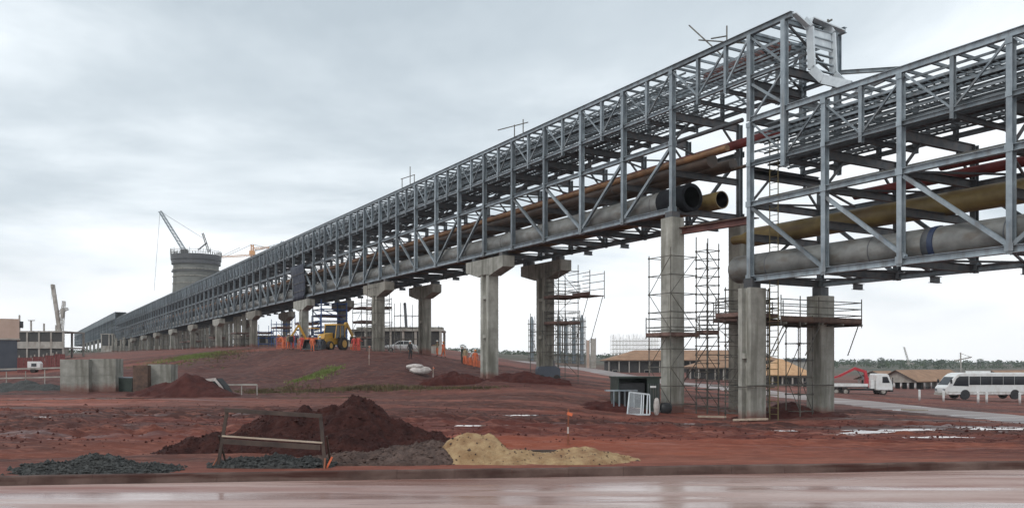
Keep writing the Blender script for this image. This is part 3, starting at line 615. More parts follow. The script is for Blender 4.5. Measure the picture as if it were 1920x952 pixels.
R2 = rack('pipe_rack', 'lower galvanised pipe rack stepping down at the right edge beside the scaffolded piers', [us2[0]] + us2[1:], 4.22, [-27.0, 0.0], (0.15, 2.3, 4.0), 0)
# full-height end posts that tie both racks together
for u, z0, z1 in ((0.0, 12.5, 16.95), (-2.26, 9.75, 16.95)):
    for v in (0, 3.9): MB().ibeam((-u, v, z0), (-u, v, z1), .26, .30, .02, up=(0, 1, 0)).build('post', M['galv'], R2)
for v in (0, 3.9):
    MB().bar((0.1, v, 14.4), (2.2, v, 12.9), .12, .12, up=(0, 1, 0)).bar((0.1, v, 12.6), (2.2, v, 14.5), .1, .1, up=(0, 1, 0)).build('end_brace', M['galv'], R2)
for z in (14.0, 12.6, 10.0): MB().ibeam((0, .16, z), (0, WB - .16, z), .22, .36, .02).build('cross_beam', M['dsteel'], R2)
MB().bar((0, .2, 4.5), (0, WB - .2, 8.0), .12, .12).build('end_brace', M['dsteel'], R2)
us3 = [325.5 + 6.0 * k for k in range(44)]
R3 = rack('pipe_rack', 'distant raised length of pipe rack beyond the step, small at the left', us3, 11.3, [325 + 27 * k for k in range(9)], (0.15, 2.3), 0, closed=True)

def cable_chute():
    # wide covered cable ladder that drops from the high gallery to the lower one
    t = thing('cable_chute', 'bright zinc covered cable chute dropping from the high gallery to the lower rack', 'cable chute', RORG, RZ)
    zt = 17.15
    def run(v, w, nm, path):
        for a, b in zip(path, path[1:]):
            MB().bar((a[0], v, a[1]), (b[0], v, b[1]), w, .42, up=(1, 0, 0.001)).build(nm, M['bright'], t)
    path = [(2.2, zt), (2.5, zt - .05), (2.85, zt - .55), (2.95, zt - 2.6), (3.6, zt - 3.3), (5.2, 13.1)]
    for v in (1.15, 2.75): run(v, .10, 'side_rail', path)
    pts = []
    for (a, b) in zip(path, path[1:]):
        n = max(1, int(math.dist(a, b) / .38))
        for i in range(n): pts.append((a[0] + (b[0] - a[0]) * i / n, a[1] + (b[1] - a[1]) * i / n))
    for p in pts[::1]: MB().bar((p[0], 1.2, p[1]), (p[0], 2.7, p[1]), .16, .05).build('rung', M['galv'], t)
    MB().bar((2.86, 1.95, zt - .55), (2.9, 1.95, zt - 1.5), 1.4, .03, up=(1, 0, 0)).build('cover', M['bright'], t)
    t2 = thing('cable_bridge', 'short zinc cable ladder over the end of the high gallery roof', 'cable ladder', RORG, RZ)
    for zz, vv in ((0, .0), (0, .9)):
        MB().bar((2.75, .1, zt - .02 - vv * 0), (2.75, 1.1, zt - .45), .3, .06).bar((2.75, 1.1, zt - .45), (2.75, 1.35, zt), .3, .06).build('side_rail', M['bright'], t2); break
    MB().bar((2.75, 1.35, zt), (2.75, 3.7, zt - .2), .35, .06).build('cover', M['bright'], t2)
    o = thing('steel_outrigger', 'small steel bracket frame sticking out behind the cable chute', 'bracket', RORG, RZ)
    MB().ibeam((2.4, 3.9, 15.0), (5.2, 5.2, 14.6), .16, .2, .014).build('arm', M['galv'], o)
    MB().bar((2.9, 3.9, 13.6), (5.2, 5.2, 14.5), .14, .14).build('strut', M['dsteel'], o)
cable_chute()

# ------------------------------------------------------------ pipes lying in the racks
def pipe(name, label, u0, u1, v, z, r, m, mouth=False, dome=False, joints=0, cone=None, group=None):
    # u0 is the end one sees, u1 the end out of sight
    t = thing(name, label, 'pipe', RORG, RZ, group); sg = 1 if u1 > u0 else -1; n = 28 if r > .4 else 14
    ax = lambda q: -(u0 + sg * q); L = abs(u1 - u0)
    if dome: pr = [(max(r * math.sin(math.pi / 2 * k / 8), .001), .62 * r * (1 - math.cos(math.pi / 2 * k / 8))) for k in range(9)]
    elif mouth: pr = [(r - .05, 1.8), (r - .05, 0), (r, 0)]
    elif cone: pr = [(.001, 0), (cone[0], 0), (cone[0], cone[1]), (r, cone[2])]
    else: pr = [(.001, 0), (r, 0)]
    pr += [(r, L), (.001, L)]
    MB().lathe((0, v, z), [(a, ax(b)) for a, b in pr], n, 'x').build('barrel', m, t, True)
    if mouth: MB().lathe((0, v, z), [(r - .06, ax(.02)), (r - .06, ax(1.7)), (.001, ax(1.75))], n, 'x').build('bore', M['bore'], t, True)
    for k in range(joints):
        u = 2.9 + k * 6.1
        MB().lathe((0, v, z), [(r + .002, ax(u - .03)), (r + .016, ax(u - .015)), (r + .016, ax(u + .015)), (r + .002, ax(u + .03))], n, 'x').build('weld_seam', M['dsteel'], t, True)
    return t
def UV(px, v):
    k = (px - CX) / F; sa, ca = math.sin(AL), math.cos(AL); return (RORG.x + ca * v - k * (RD + sa * v)) / (sa + ca * k)
UE = UV(1296, .95)
p = pipe('steam_pipe', 'large grey steel pipe in the high rack with a black wrapped open end', UE, 330, .95, 9.62, .74, M['pipe'], mouth=True, joints=14)
MB().lathe((0, .95, 9.62), [(.745, -UE - 2.3), (.79, -UE - 2.25), (.80, -UE + .08), (.60, -UE + .09)], 28, 'x').build('end_wrap', M['wrap'], p, True)
pipe('gas_pipe', 'olive ochre pipe with an open round mouth beside the black wrapped pipe', UV(1354, 2.75), 330, 2.75, 9.55, .52, M['ochre'], mouth=True)
pipe('insulated_pipe', 'dark brown pipe behind the thin orange pipe in the high rack', UV(1335, 1.6), 330, 1.6, 11.62, .42, M['brown'], joints=8)
pipe('thin_pipe', 'slim orange brown pipe on the upper tier of the high rack', UV(1364, 1.15), 330, 1.15, 11.92, .18, M['orange'])
pipe('insulated_pipe', 'dark pipe resting behind the slim orange pipe, farther in the high rack', UV(1375, 3.0), 330, 3.0, 11.5, .34, M['brown'])
pipe('fire_main', 'red pipe reaching past the end of the high rack at middle height', UV(1472, 4.2), 90, 4.2, 13.0, .27, M['rsteel'])
pipe('drain_pipe', 'thin dark pipe ending just short of the tall end post', UV(1392, .7), 200, .7, 13.0, .12, M['dsteel'])
pipe('drain_pipe', 'thin dark pipe with its end poking out among red pipes', UV(1462, 3.1), 60, 3.1, 11.25, .10, M['brown'])
pipe('cable_bundle', 'thick red brown sleeve running inside the top gallery', UV(1475, 2.2), 5.5, 2.2, 16.7, .34, M['redbr'])

p = pipe('steam_pipe', 'large grey steel pipe with a rounded closed end in the lower rack', UV(1375, .95), -30, .95, 5.07, .73, M['pipe'], dome=True, joints=4)
MB().lathe((0, .95, 5.07), [(.735, 9.7), (.77, 9.72), (.77, 9.95), (.735, 9.97)], 28, 'x').build('blue_collar', M['bluew'], p, True)
MB().lathe((0, .95, 5.07), [(.735, 9.4), (.75, 9.42), (.75, 9.7), (.735, 9.72)], 28, 'x').build('lap_band', M['dsteel'], p, True)
pipe('gas_pipe', 'thick ochre pipe with a narrow nozzle end above the grey pipe of the lower rack', UV(1376, 3.2), -30, 3.2, 7.15, .52, M['ochre'], cone=(.26, .7, 1.5))
pipe('fire_main', 'red pipe behind the ochre pipe on the upper tier of the lower rack', -3.0, -30, 4.3, 8.62, .24, M['rsteel'])
pipe('fire_main', 'dull red pipe lower and nearer on the upper tier of the lower rack', -9.0, -30, 2.3, 8.66, .20, M['rsteel'])
pipe('drain_pipe', 'grey pipe along the middle of the lower rack', 0.5, -30, 1.2, 8.6, .17, M['pipe'])
# dark oily supports of the red pipes, in red primer
for i, (u, lab) in enumerate(((2.9, 'red primed tie beam between the tall end post and the first high pier'),)):
    o = thing('tie_beam', lab, 'beam', RORG, RZ)
    MB().ibeam((-6.05 + .45, .3, 7.6), (-.3, .3, 7.45), .3, .32, .02).build('girder', M['redbr'], o)
    MB().bar((-6.05 + .45, 0.5, 7.8), (-.3, .5, 7.65), .9, .05).build('plank', M['plank'], o)

# ------------------------------------------------------------ concrete piers
def pier(label, u, v, base_px, width_u=1.35, width_v=.9, top=8.35, cap=True, m=M['conc'], recess=True, grp=None):
    p = rw(u, v); g = gz(p.x, p.y); h = CAMZ + top - g
    t = thing('concrete_pier', label, 'pier', (p.x, p.y, g), RZ, grp)
    mb = MB(); a, b = width_u / 2, width_v / 2; hs = h - (1.25 if cap else 0)
    if recess:      # H-shaped shaft: flat outer ribs with a sunk panel between, crossed by stiffeners
        mb.prism([(-a, -b), (-a * .42, -b), (-a * .36, -b + .24), (a * .36, -b + .24), (a * .42, -b), (a, -b), (a, b), (a * .42, b), (a * .36, b - .24), (-a * .36, b - .24), (-a * .42, b), (-a, b)], -1.5, hs, plane='xy')
        z = 3.2
        while z < hs - .6: mb.box(-a * .4, a * .4, -b + .012, -b + .17, z, z + .28).box(-a * .4, a * .4, b - .17, b - .012, z, z + .28); z += 3.1
    else:
        c = .04; mb.prism([(-a, -b + c), (-a + c, -b), (a - c, -b), (a, -b + c), (a, b - c), (a - c, b), (-a + c, b), (-a, b - c)], -1.5, hs, plane='xy')
        if width_u > 1: pass
    mb.build('shaft', m, t)
    if cap:
        c = 3.1; mb = MB(); mb.prism([(-c, h - .85), (-a - .25, hs - .12), (-a - .02, hs), (a + .02, hs), (a + .25, hs - .12), (c, h - .85), (c, h), (-c, h)], -.52, .52); mb.build('pier_cap', m, t)
        for s in (-1, 1): MB().box(s * 2.29 - .25, s * 2.29 + .25, -.25, .25, h, h + .36).build('bearing_plinth', M['dsteel'], t)
    else: MB().box(-.3, .3, -.3, .3, h, h + (.36 if top > 6 else .5)).build('bearing_plinth', M['dsteel'], t)
    return t
pier('pale square pier in front holding the end of the high rack, wrapped by scaffolding', 6.05, 0, 0, 1.0, .95, 8.4, False, M['conc'], False)
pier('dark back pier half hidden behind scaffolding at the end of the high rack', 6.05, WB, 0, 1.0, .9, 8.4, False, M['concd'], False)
pier('broad pale front pier under the tall end post where the lower rack begins', -.12, 0, 0, .86, 1.1, 3.9, False, M['conc'], True)
pier('short pier at the right carrying the lower rack, scaffold deck round its head', 0, WB, 0, 1.0, 1.1, 3.7, False, M['conc'], False)
lab = [('first T-headed front pier left of the pale square pier, with recessed panels', 'first T-headed back pier, wrapped with scaffolding, right of the recessed front pier'),
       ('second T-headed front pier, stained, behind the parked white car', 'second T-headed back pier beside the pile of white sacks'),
       ('third T-headed front pier, behind the yellow digger', 'third T-headed back pier, by the blue formwork tower'),
       ('fourth T-headed front pier at the left end of the embankment top', 'fourth T-headed back pier just left of the orange mesh')]
ordn = ['fifth', 'sixth', 'seventh', 'eighth', 'ninth', 'tenth', 'eleventh', 'twelfth']
for i, u in enumerate(PIER_U[1:]):
    if i < 4: a, b = lab[i]
    else: a = f'{ordn[i - 4]} T-headed pier of the front row, counting leftward into the distance'; b = f'{ordn[i - 4]} T-headed pier of the back row, counting leftward into the distance'
    pier(a, u, 0, 0, m=M['conc'] if i % 2 == 0 else M['concd'], grp='T-headed piers of the high rack')
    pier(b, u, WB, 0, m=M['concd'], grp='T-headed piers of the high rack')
for i in range(8):
    u = 330 + 24 * i
    for v, nm in ((0, 'front'), (WB, 'back')):
        p = rw(u, v); g = gz(p.x, p.y); h = max(CAMZ + 11.2 - g, .5)
        t = thing('concrete_pier', f'tiny {nm} pier {["first", "second", "third", "fourth", "fifth", "sixth", "seventh", "eighth"][i]} under the distant raised rack', 'pier', (p.x, p.y, g), RZ, 'piers of the distant rack')
        MB().box(-.6, .6, -.45, .45, -1, h).build('shaft', M['conc'], t)

# ------------------------------------------------------------ scaffolding
def scaffold(label, p, w, l, h, rz=RZ, lift=1.0, decks=(), m=None, rail=True, over=0.0, r=.03, ledge=None, seed=0, group=None, lean=True):
    m = m or M['scaf']; t = thing('scaffold_tower', label, 'scaffold', p, rz, group); rn = random.Random(seed)
    for sx in (-1, 1):
        for sy in (-1, 1):
            mb = MB().tube((sx * w / 2, sy * l / 2, -.2), (sx * w / 2, sy * l / 2, h + rn.uniform(0, .5)), r, 6)
            z = .4
            while z < h: mb.tube((sx * w / 2, sy * l / 2, z - .05), (sx * w / 2, sy * l / 2, z + .05), r * 1.9, 6); z += lift
            mb.build('standard', m, t)
    mb = MB(); z = .4
    while z < h:
        for s in (-1, 1):
            mb.tube((-w / 2 - .08, s * l / 2, z), (w / 2 + .08, s * l / 2, z), r * .8, 5); mb.tube((s * w / 2, -l / 2 - .08, z), (s * w / 2, l / 2 + .08, z), r * .8, 5)
        z += lift
    mb.build('ledger', m, t)
    mb = MB(); z = .4; k = 0
    while z + lift * 2 < h:
        s = 1 if k % 2 else -1
        mb.tube((-w / 2 * s, -l / 2, z), (w / 2 * s, -l / 2, z + lift * 2), r * .7, 5); mb.tube((w / 2, -l / 2 * s, z), (w / 2, l / 2 * s, z + lift * 2), r * .7, 5); z += lift * 2; k += 1
    if mb.v: mb.build('diagonal', m, t)
    for z in decks:
        mb = MB(); n = max(2, int((l + 2 * over) / .28)); y = -l / 2 - over
        for k in range(n): mb.box(-w / 2 - over - rn.uniform(0, .15), w / 2 + over + rn.uniform(0, .15), y + .01, y + .26, z, z + .05); y += (l + 2 * over) / n
        d = mb.build('deck', M['plank'], t)
        mb = MB().box(-w / 2 - over, w / 2 + over, -l / 2 - over - .03, -l / 2 - over, z + .05, z + .24).box(w / 2 + over, w / 2 + over + .03, -l / 2 - over, l / 2 + over, z + .05, z + .24)
        mb.build('toe_board', M['plankr'], t)
        if rail:
            mb = MB()
            for q in (.55, 1.05):
                for s in (-1, 1):
                    mb.tube((-w / 2 - over, s * (l / 2 + over), z + q), (w / 2 + over, s * (l / 2 + over), z + q), r * .8, 5); mb.tube((s * (w / 2 + over), -l / 2 - over, z + q), (s * (w / 2 + over), l / 2 + over, z + q), r * .8, 5)
            for sx in (-1, 1):
                for sy in (-1, 1): mb.tube((sx * (w / 2 + over), sy * (l / 2 + over), z - .1), (sx * (w / 2 + over), sy * (l / 2 + over), z + 1.15), r, 5)
            mb.build('guard_rail', m, t)
    return t
def at(u, v, dz=0): p = rw(u, v); return Vector((p.x, p.y, gz(p.x, p.y) + dz))
def hh(p, z): return CAMZ + z - p.z        # height from the ground at p up to eye level + z
p = at(6.05, 0); scaffold('scaffold cage with a plank deck round the pale square pier', p, 1.9, 1.9, hh(p, 6.2), lift=1.05, decks=(hh(p, 1.55),), over=.12, seed=1)
p = at(5.2, 1.9); scaffold('narrow tall scaffold ladder tower right of the pale square pier', p, .9, .9, hh(p, 6.9), lift=.5, decks=(hh(p, 1.7),), over=0, seed=2)
p = at(5.2, WB - .6); scaffold('scaffold cage round the dark back pier', p, 2.4, 1.6, hh(p, 4.0), lift=.8, decks=(hh(p, 2.5),), over=.2, seed=3)
p = at(1.4, 1.2); scaffold('scaffold tower at the left face of the broad pier, toe board red', p, 1.0, 2.2, hh(p, 4.0), lift=.6, decks=(hh(p, 2.45),), over=.35, seed=4)
p = at(-.2, WB - 1.9); scaffold('slim scaffold tower between the broad pier and the short right pier', p, .95, .95, hh(p, 2.1), lift=.9, decks=(), seed=5)
p = at(-.2, WB - 2.7); t = thing('scaffold_platform', 'long railed scaffold deck between the two lower rack piers', 'scaffold', (p.x, p.y, CAMZ + 2.15), RZ)
mb = MB(); 
for k in range(9): mb.box(-1.15 + .26 * k, -.91 + .26 * k, -1.9, 4.3, 0, .05)
mb.build('deck', M['plank'], t); MB().box(-1.2, -1.16, -1.9, 4.3, .05, .3).box(1.2, 1.24, -1.9, 4.3, .05, .3).box(-1.2, 1.2, 4.3, 4.34, .05, .28).build('toe_board', M['plank'], t)
mb = MB()
for q in (.45, .8, 1.15):
    for s in (-1.2, 1.2): mb.tube((s, -1.9, q), (s, 4.3, q), .026, 5)
    mb.tube((-1.2, 4.3, q), (1.2, 4.3, q), .026, 5)
for s in (-1.2, 1.2):
    for y in (-1.9, -.5, .9, 4.3): mb.tube((s, y, -.2), (s, y, 1.35), .03, 5)
mb.build('guard_rail', M['scaf'], t)
mb = MB()
for s in (-1.1, 1.1):
    for y0, y1 in ((-1.5, -2.6), (1.2, 0), (4.2, 3.3)): mb.tube((s, y0, 0), (s, y1, -1.7), .03, 5)
for y in (-1.7, -.3, 1.0, 2.6, 4.1): mb.box(-1.35, 1.35, y, y + .1, -.12, -.01)
mb.build('strut', M['scaf'], t)
for i, (a, b, lab) in enumerate((((6.9, 1.2), (2.5, .4), 'long scaffold prop leaning across from the back pier to the broad pier'), ((5.2, 3.2), (1.0, 4.3), 'scaffold prop crossing behind the broad pier foot'))):
    pa = rw(a[0], a[1] if i == 0 else WB - .8, [-1.5, .6][i]); pb = rw(b[0], -.7 if i == 0 else .2, [.9, 2.2][i]); 
    tag(MB().tube(pa, pb, .03, 6).build('scaffold_prop', M['scaf']), lab, 'scaffold tube')
p = at(0, -.0); o = thing('pier_clamp', 'tube clamp belt low around the broad front pier', 'scaffold tube', (p.x, p.y, CAMZ - 1.15), RZ)
mb = MB(); 
for s in (-1, 1): mb.tube((-2.2, s * .66, 0), (1.0, s * .66, -.03), .035, 6).tube((s * .62, -.9, .05), (s * .62, 5.6, .02), .035, 6)
mb.build('tube', M['scaf'], o)
# tall ladder in front of the tall end post
p = at(-.75, .9); t = thing('access_ladder', 'tall thin yellow scaffold ladder standing through the lower rack near the end post', 'ladder', p, RZ)
for s in (-.28, .28):
    MB().tube((s, 0, 0), (s, 0, hh(p, 11.5)), .03, 6).build('stile', M['scafy'], t)
mb = MB(); z = .3
while z < hh(p, 11.4): mb.tube((-.28, 0, z), (.28, 0, z), .018, 5); z += .33
mb.build('rungs', M['scafy'], t)
# behind the first T-headed pair and farther on
p = at(26.2, WB + .4); scaffold('tall scaffold tower with a cantilever deck right of the first back T-headed pier', p, 1.9, 1.9, hh(p, 7.9), lift=.85, decks=(hh(p, 5.3), hh(p, 3.2)), over=.1, seed=6)
p = at(24.9, WB + 1.4); t = thing('scaffold_platform', 'small railed scaffold deck sticking out right of the first back pier tower', 'scaffold', (p.x, p.y, CAMZ + 5.35), RZ)
MB().box(-.2, 2.2, -.7, .7, 0, .06).build('deck', M['plank'], t); MB().box(-.2, 2.2, -.73, -.7, .06, .32).build('toe_board', M['plankr'], t)
mb = MB()
for q in (.6, 1.2, 1.8): mb.tube((-.8, -.7, q), (2.2, -.7, q + .04), .028, 5).tube((-.8, .7, q), (2.2, .7, q), .028, 5)
for s in (-.7, .7): mb.tube((2.2, s, -.2), (2.2, s, 2.0), .032, 5).tube((2.0, s, 0), (.3, s, -3.6), .028, 5)
mb.build('guard_rail', M['scaf'], t)
p = at(28.3, WB); scaffold('low scaffold cage round the foot of the first back T-headed pier', p, 1.9, 1.5, 5.2, lift=1.7, decks=(), seed=7)
p = at(52.3, 0); scaffold('scaffold cage round the second front T-headed pier', p, 2.2, 1.6, hh(p, 8.4), lift=1.3, decks=(), seed=8)
p = at(56.2, 1.6); scaffold('scaffold tower left of the second front T-headed pier', p, 2.4, 2.0, hh(p, 6.8), lift=1.4, decks=(hh(p, 6),), seed=9)
p = at(50.0, 2.2); scaffold('scaffold tower between the second pair of T-headed piers', p, 1.6, 2.0, hh(p, 6.0), lift=1.2, decks=(), seed=10)
p = at(72.0, WB + .8); scaffold('dark scaffold tower with many decks right of the third back pier', p, 3.2, 2.6, hh(p, 7.9), lift=1.1, decks=[hh(p, q) for q in (1.2, 3.2, 5.2, 7)], rail=False, seed=11, r=.04)
p = at(77.5, 3.0); scaffold('blue formwork tower between the third pair of piers', p, 3.6, 3.4, hh(p, 8.0), lift=.75, decks=[hh(p, q) for q in (6.2,)], m=M['bluef'], rail=False, seed=12, r=.085)
for i, (u, v, w_, h_) in enumerate(((86, 2.6, 4, 6.5), (93, 4.5, 3, 5), (101, 3, 3, 6.5), (112, 3, 3, 6), (120, 1, 4, 6.2), (127, 4, 3, 6), (140, 1, 4, 6), (148, 3, 4, 6), (170, 2, 5, 6), (180, 2, 5, 6))):
    p = at(u, v); scaffold(f'{["shoring tower just left of the third pier pair", "second shoring tower left of the third pier pair", "shoring tower right of the fourth pier pair", "shoring tower just left of the fourth pier pair", "wide shoring tower between fourth and fifth pier pairs", "shoring tower just right of the fifth pier pair", "shoring tower just left of the fifth pier pair", "shoring tower right of the sixth pier pair", "shoring tower left of the sixth pier pair", "farthest shoring tower, right of the seventh pier pair"][i]}', p, w_, 2.4, hh(p, h_), lift=1.0, decks=(hh(p, h_ - 1),), rail=False, seed=20 + i, r=.05, m=[M['bluef'], M['scaf'], M['bluef']][i % 3] if i < 4 else M['scaf'], group='shoring towers under the far rack')
# dark tarpaulin hung on the third pier's rack bay
t = thing('tarpaulin', 'dark blue black sheet hung on the rack above the third front pier', 'tarpaulin', rw(80.2, -.35, 8.6), RZ)
n = 14; vs = []; fs = []
for j in range(10):
    for i in range(n): vs.append((-2.6 + 5.2 * i / (n - 1) - (.9 if i == 0 and j > 6 else 0), .12 * math.sin(i * 1.9 + j * .6), -.1 + 4.6 * j / 9))
for j in range(9):
    for i in range(n - 1): fs.append((j * n + i, j * n + i + 1, (j + 1) * n + i + 1, (j + 1) * n + i))
o = MB().add(vs, fs).build('sheet', mat('dark_tarp', (.012, .015, .028), (.03, .036, .06), .55), t, True); md = o.modifiers.new('s', 'SOLIDIFY'); md.thickness = .02
mb = MB()
for q in (0.9, 2.0, 3.2): mb.tube((-2.8, -.14, q), (2.8, -.14, q + .1), .035, 5)
mb.build('batten', M['scaf'], t)
# loose scaffold tubes standing over the roof
def tubes(label, p0, segs, r=.04):
    t = thing('roof_scaffold', label, 'scaffold', p0, RZ)
    for a, b in segs: MB().tube(a, b, r, 6).build('tube', M['scaf'], t)
tubes('crossed scaffold tubes standing above the high gallery near its end', rw(3.2, .3, 17.15), [((-2.0, .2, 2.2), (.9, .2, -.6)), ((-1.2, .2, 1.1), (2.4, .2, -.25)), ((1.0, .2, 1.15), (1.0, .2, -.3)), ((1.0, .2, .6), (-.2, .2, .85))])
tubes('T of scaffold tubes above the gallery left of the high pier', rw(24.8, .3, 17.2), [((-2.6, .1, 1.4), (2.0, .1, .9)), ((0, .1, 1.2), (0, .1, -.4)), ((1.3, .1, 1.3), (1.3, .1, -.4))])
tubes('small tubes and rail above the gallery, farther left', rw(45.5, .3, 17.2), [((-1.7, .1, 1.2), (1.7, .1, 1.0)), ((0.6, .1, 2.0), (0.6, .1, -.4)), ((-1.4, .1, 1.2), (-1.4, .1, -.4)), ((1.6, .1, 1.0), (1.6, .1, -.4))])
tubes('short tube cross at the top corner behind the cable chute', rw(-3.6, 3.0, 17.1), [((-1.2, 0, -.3), (-1.2, 0, .45)), ((-1.5, 0, .3), (-.95, 0, .35))], .05)

# ------------------------------------------------------------ heaps
def heap(name, label, cat, cx, cy, w, d, peaks, m, seed=0, base=None, rough=.06, res=90, fr=2.2, pebbles=0, pm=None):
    """peaks: (x, y, height, radius) cones, local; the skirt runs just under the ground"""
    b = gz(cx, cy) if base is None else base
    xs = np.linspace(-w / 2, w / 2, res); ys = np.linspace(-d / 2, d / 2, int(res * .7)); X, Y = np.meshgrid(xs, ys)
    Z = np.full(X.shape, -.6); Z = np.zeros(X.shape) - .6
    wx = X + fbm(X * 1.3, Y * 1.3, seed + 3, 3) * .35; wy = Y + fbm(X * 1.3, Y * 1.3, seed + 8, 3) * .35
    for px_, py_, h, r in peaks:
        q = np.hypot(wx - px_, wy - py_) / r
        Z = np.maximum(Z, h * (1 - q * (0.9 + .1 * q)) )
    for _ in range(3):
        Zp = np.pad(Z, 1, 'edge'); Z = (Zp[:-2, 1:-1] + Zp[2:, 1:-1] + Zp[1:-1, :-2] + Zp[1:-1, 2:] + 2 * Z) / 6
    Z = Z + fbm(X * fr, Y * fr, seed, 6) * rough + fbm(X * fr * 5, Y * fr * 5, seed + 50, 4) * rough * .45
    g = ground_h(X + cx, Y + cy) - b
    Z = np.where(Z < g - .15, g - .15, Z)
    edge = np.maximum(np.abs(X) / (w / 2), np.abs(Y) / (d / 2)); Z = np.where(edge > .985, np.minimum(Z, g - .15), Z)
    o = grid_obj(name, X, Y, Z, m); o.location = (cx, cy, b); tag(o, label, cat)
    if pebbles:     # clods and stones lying on it, part of the heap's own look
        rn = random.Random(seed); mb = MB()
        for k in range(pebbles):
            i = rn.randrange(2, X.shape[0] - 2); j = rn.randrange(2, X.shape[1] - 2)
            if Z[i, j] < g[i, j] - .03: continue
            s = rn.uniform(.008, .024) * (2.6 if rn.random() < .07 else 1); c = Vector((X[i, j] + rn.uniform(-.03, .03), Y[i, j] + rn.uniform(-.03, .03), Z[i, j] + s * .3))
            vs = [c + Vector((dx * s * rn.uniform(.6, 1.2), dy * s * rn.uniform(.6, 1.2), dz * s * rn.uniform(.5, 1))) for dx, dy, dz in ((1, 0, 0), (-1, 0, 0), (0, 1, 0), (0, -1, 0), (0, 0, 1), (0, 0, -1))]
            mb.add(vs, [(0, 2, 4), (2, 1, 4), (1, 3, 4), (3, 0, 4), (2, 0, 5), (1, 2, 5), (3, 1, 5), (0, 3, 5)])
        if mb.v:
            c = mb.build('clods', pm or m, o); c['kind'] = 'stuff'
    return o
hx = lambda px, d: (px - CX) / F * d
heap('soil_heap', 'tall dark red soil heap behind the timber barrier, ragged peak', 'soil heap', hx(640, 19.4), 19.4, 6.6, 3.6,
     [(.18, 0, 1.28, 1.35), (.55, .1, 1.12, 1.1), (-.25, 0, 1.0, 1.3), (-.9, 0, .96, 1.4), (-1.5, .1, .92, 1.4), (1.3, 0, .66, 1.2), (-2.0, .2, .6, 1.1), (1.75, -.2, .42, .95), (2.3, -.2, .22, .8), (.2, -.5, .7, 1.4)], M['pile'], 3, rough=.16, fr=2.6, res=150, pebbles=3000)
heap('soil_heap', 'low dark soil heap at the left foot of the tall heap', 'soil heap', hx(385, 19.0), 19.0, 2.6, 2.2, [(.35, 0, .5, .9), (-.15, 0, .36, .9), (-.6, -.1, .16, .5)], M['pile'], 9, rough=.10, res=70, pebbles=900)
heap('soil_heap', 'low spread of grey brown soil between the tall heap and the yellow sand', 'soil heap', hx(740, 16.9), 16.9, 3.8, 1.9, [(0.6, .1, .42, 1.0), (0, 0, .26, 1.1), (-.8, -.1, .17, 1.0), (1.05, .15, .34, .7)], M['pileg'], 12, rough=.10, fr=3, res=110, pebbles=1500)
heap('sand_heap', 'yellow sand heap by the kerb, two humps joined by a low tail', 'sand heap', hx(990, 16.9), 17.0, 4.6, 1.9,
     [(-1.15, 0, .60, .95), (-.92, 0, .58, .85), (-.25, -.1, .26, 1.0), (.4, -.1, .17, 1.2), (1.05, -.05, .27, 1.1), (-1.45, -.1, .38, .6), (1.5, -.1, .12, .7)], M['sand'], 14, rough=.07, fr=3, res=140, pebbles=350, pm=M['pileg'])
heap('gravel_heap', 'dark gravel heap beside the kerb at the far left', 'gravel heap', hx(165, 15.2), 15.3, 3.4, 1.5, [(-.1, 0, .31, .8), (.35, 0, .27, .8), (-.75, -.1, .16, .6), (1.0, -.1, .13, .7)], M['gravel'], 16, rough=.05, fr=4, res=110, pebbles=3500)
heap('gravel_heap', 'flat dark gravel spread under the timber barrier', 'gravel heap', hx(505, 16.1), 16.1, 2.6, 1.2, [(.2, 0, .20, .8), (-.4, 0, .16, .7), (.8, -.05, .15, .6)], M['gravel'], 18, rough=.05, fr=4, res=90, pebbles=2500)
heap('soil_heap', 'broad red soil heap in front of the concrete blocks', 'soil heap', hx(350, 56), 56.5, 8.5, 5, [(-.1, 0, 1.65, 2.2), (.5, 0, 1.5, 2.0), (-1.5, -.2, .9, 2.2), (-2.4, -.3, .5, 1.8), (1.3, -.2, .9, 2.0)], M['pilem'], 20, rough=.2, fr=1.2)
heap('soil_heap', 'low dark earth bank along the fence at the far left', 'soil heap', hx(50, 62), 62, 8, 5, [(0, 0, .9, 2.2), (-1.5, 0, .75, 1.8), (1.6, 0, .7, 1.8)], M['gravel'], 22, rough=.15, fr=1.2)
heap('soil_heap', 'red soil mound between the broad pier and the short right pier', 'soil heap', hx(1485, 46.5), 47, 7, 4.5, [(0, 0, .85, 2.4), (1.6, -.3, .4, 1.6), (-1.2, -.2, .4, 1.5)], M['pilem'], 24, rough=.15, fr=1.3)
heap('soil_heap', 'churned soil mound right of the first front T-headed pier', 'soil heap', hx(985, 66), 66, 7, 4, [(0, 0, .8, 2.2), (-1.6, 0, .7, 1.6), (1.8, -.2, .3, 1.5)], M['pilem'], 26, rough=.2, fr=1.3)
heap('soil_heap', 'excavated soil mound left of the first front T-headed pier', 'soil heap', hx(850, 66), 66, 6, 3.5, [(0, 0, .9, 2.4), (1, 0, .8, 1.6)], M['pilem'], 28, rough=.25, fr=1.3)
heap('soil_heap', 'small soil mound beside the green site container', 'soil heap', hx(1130, 47), 47, 5, 3, [(0, 0, .35, 1.9)], M['pilem'], 30, rough=.12, fr=1.6)

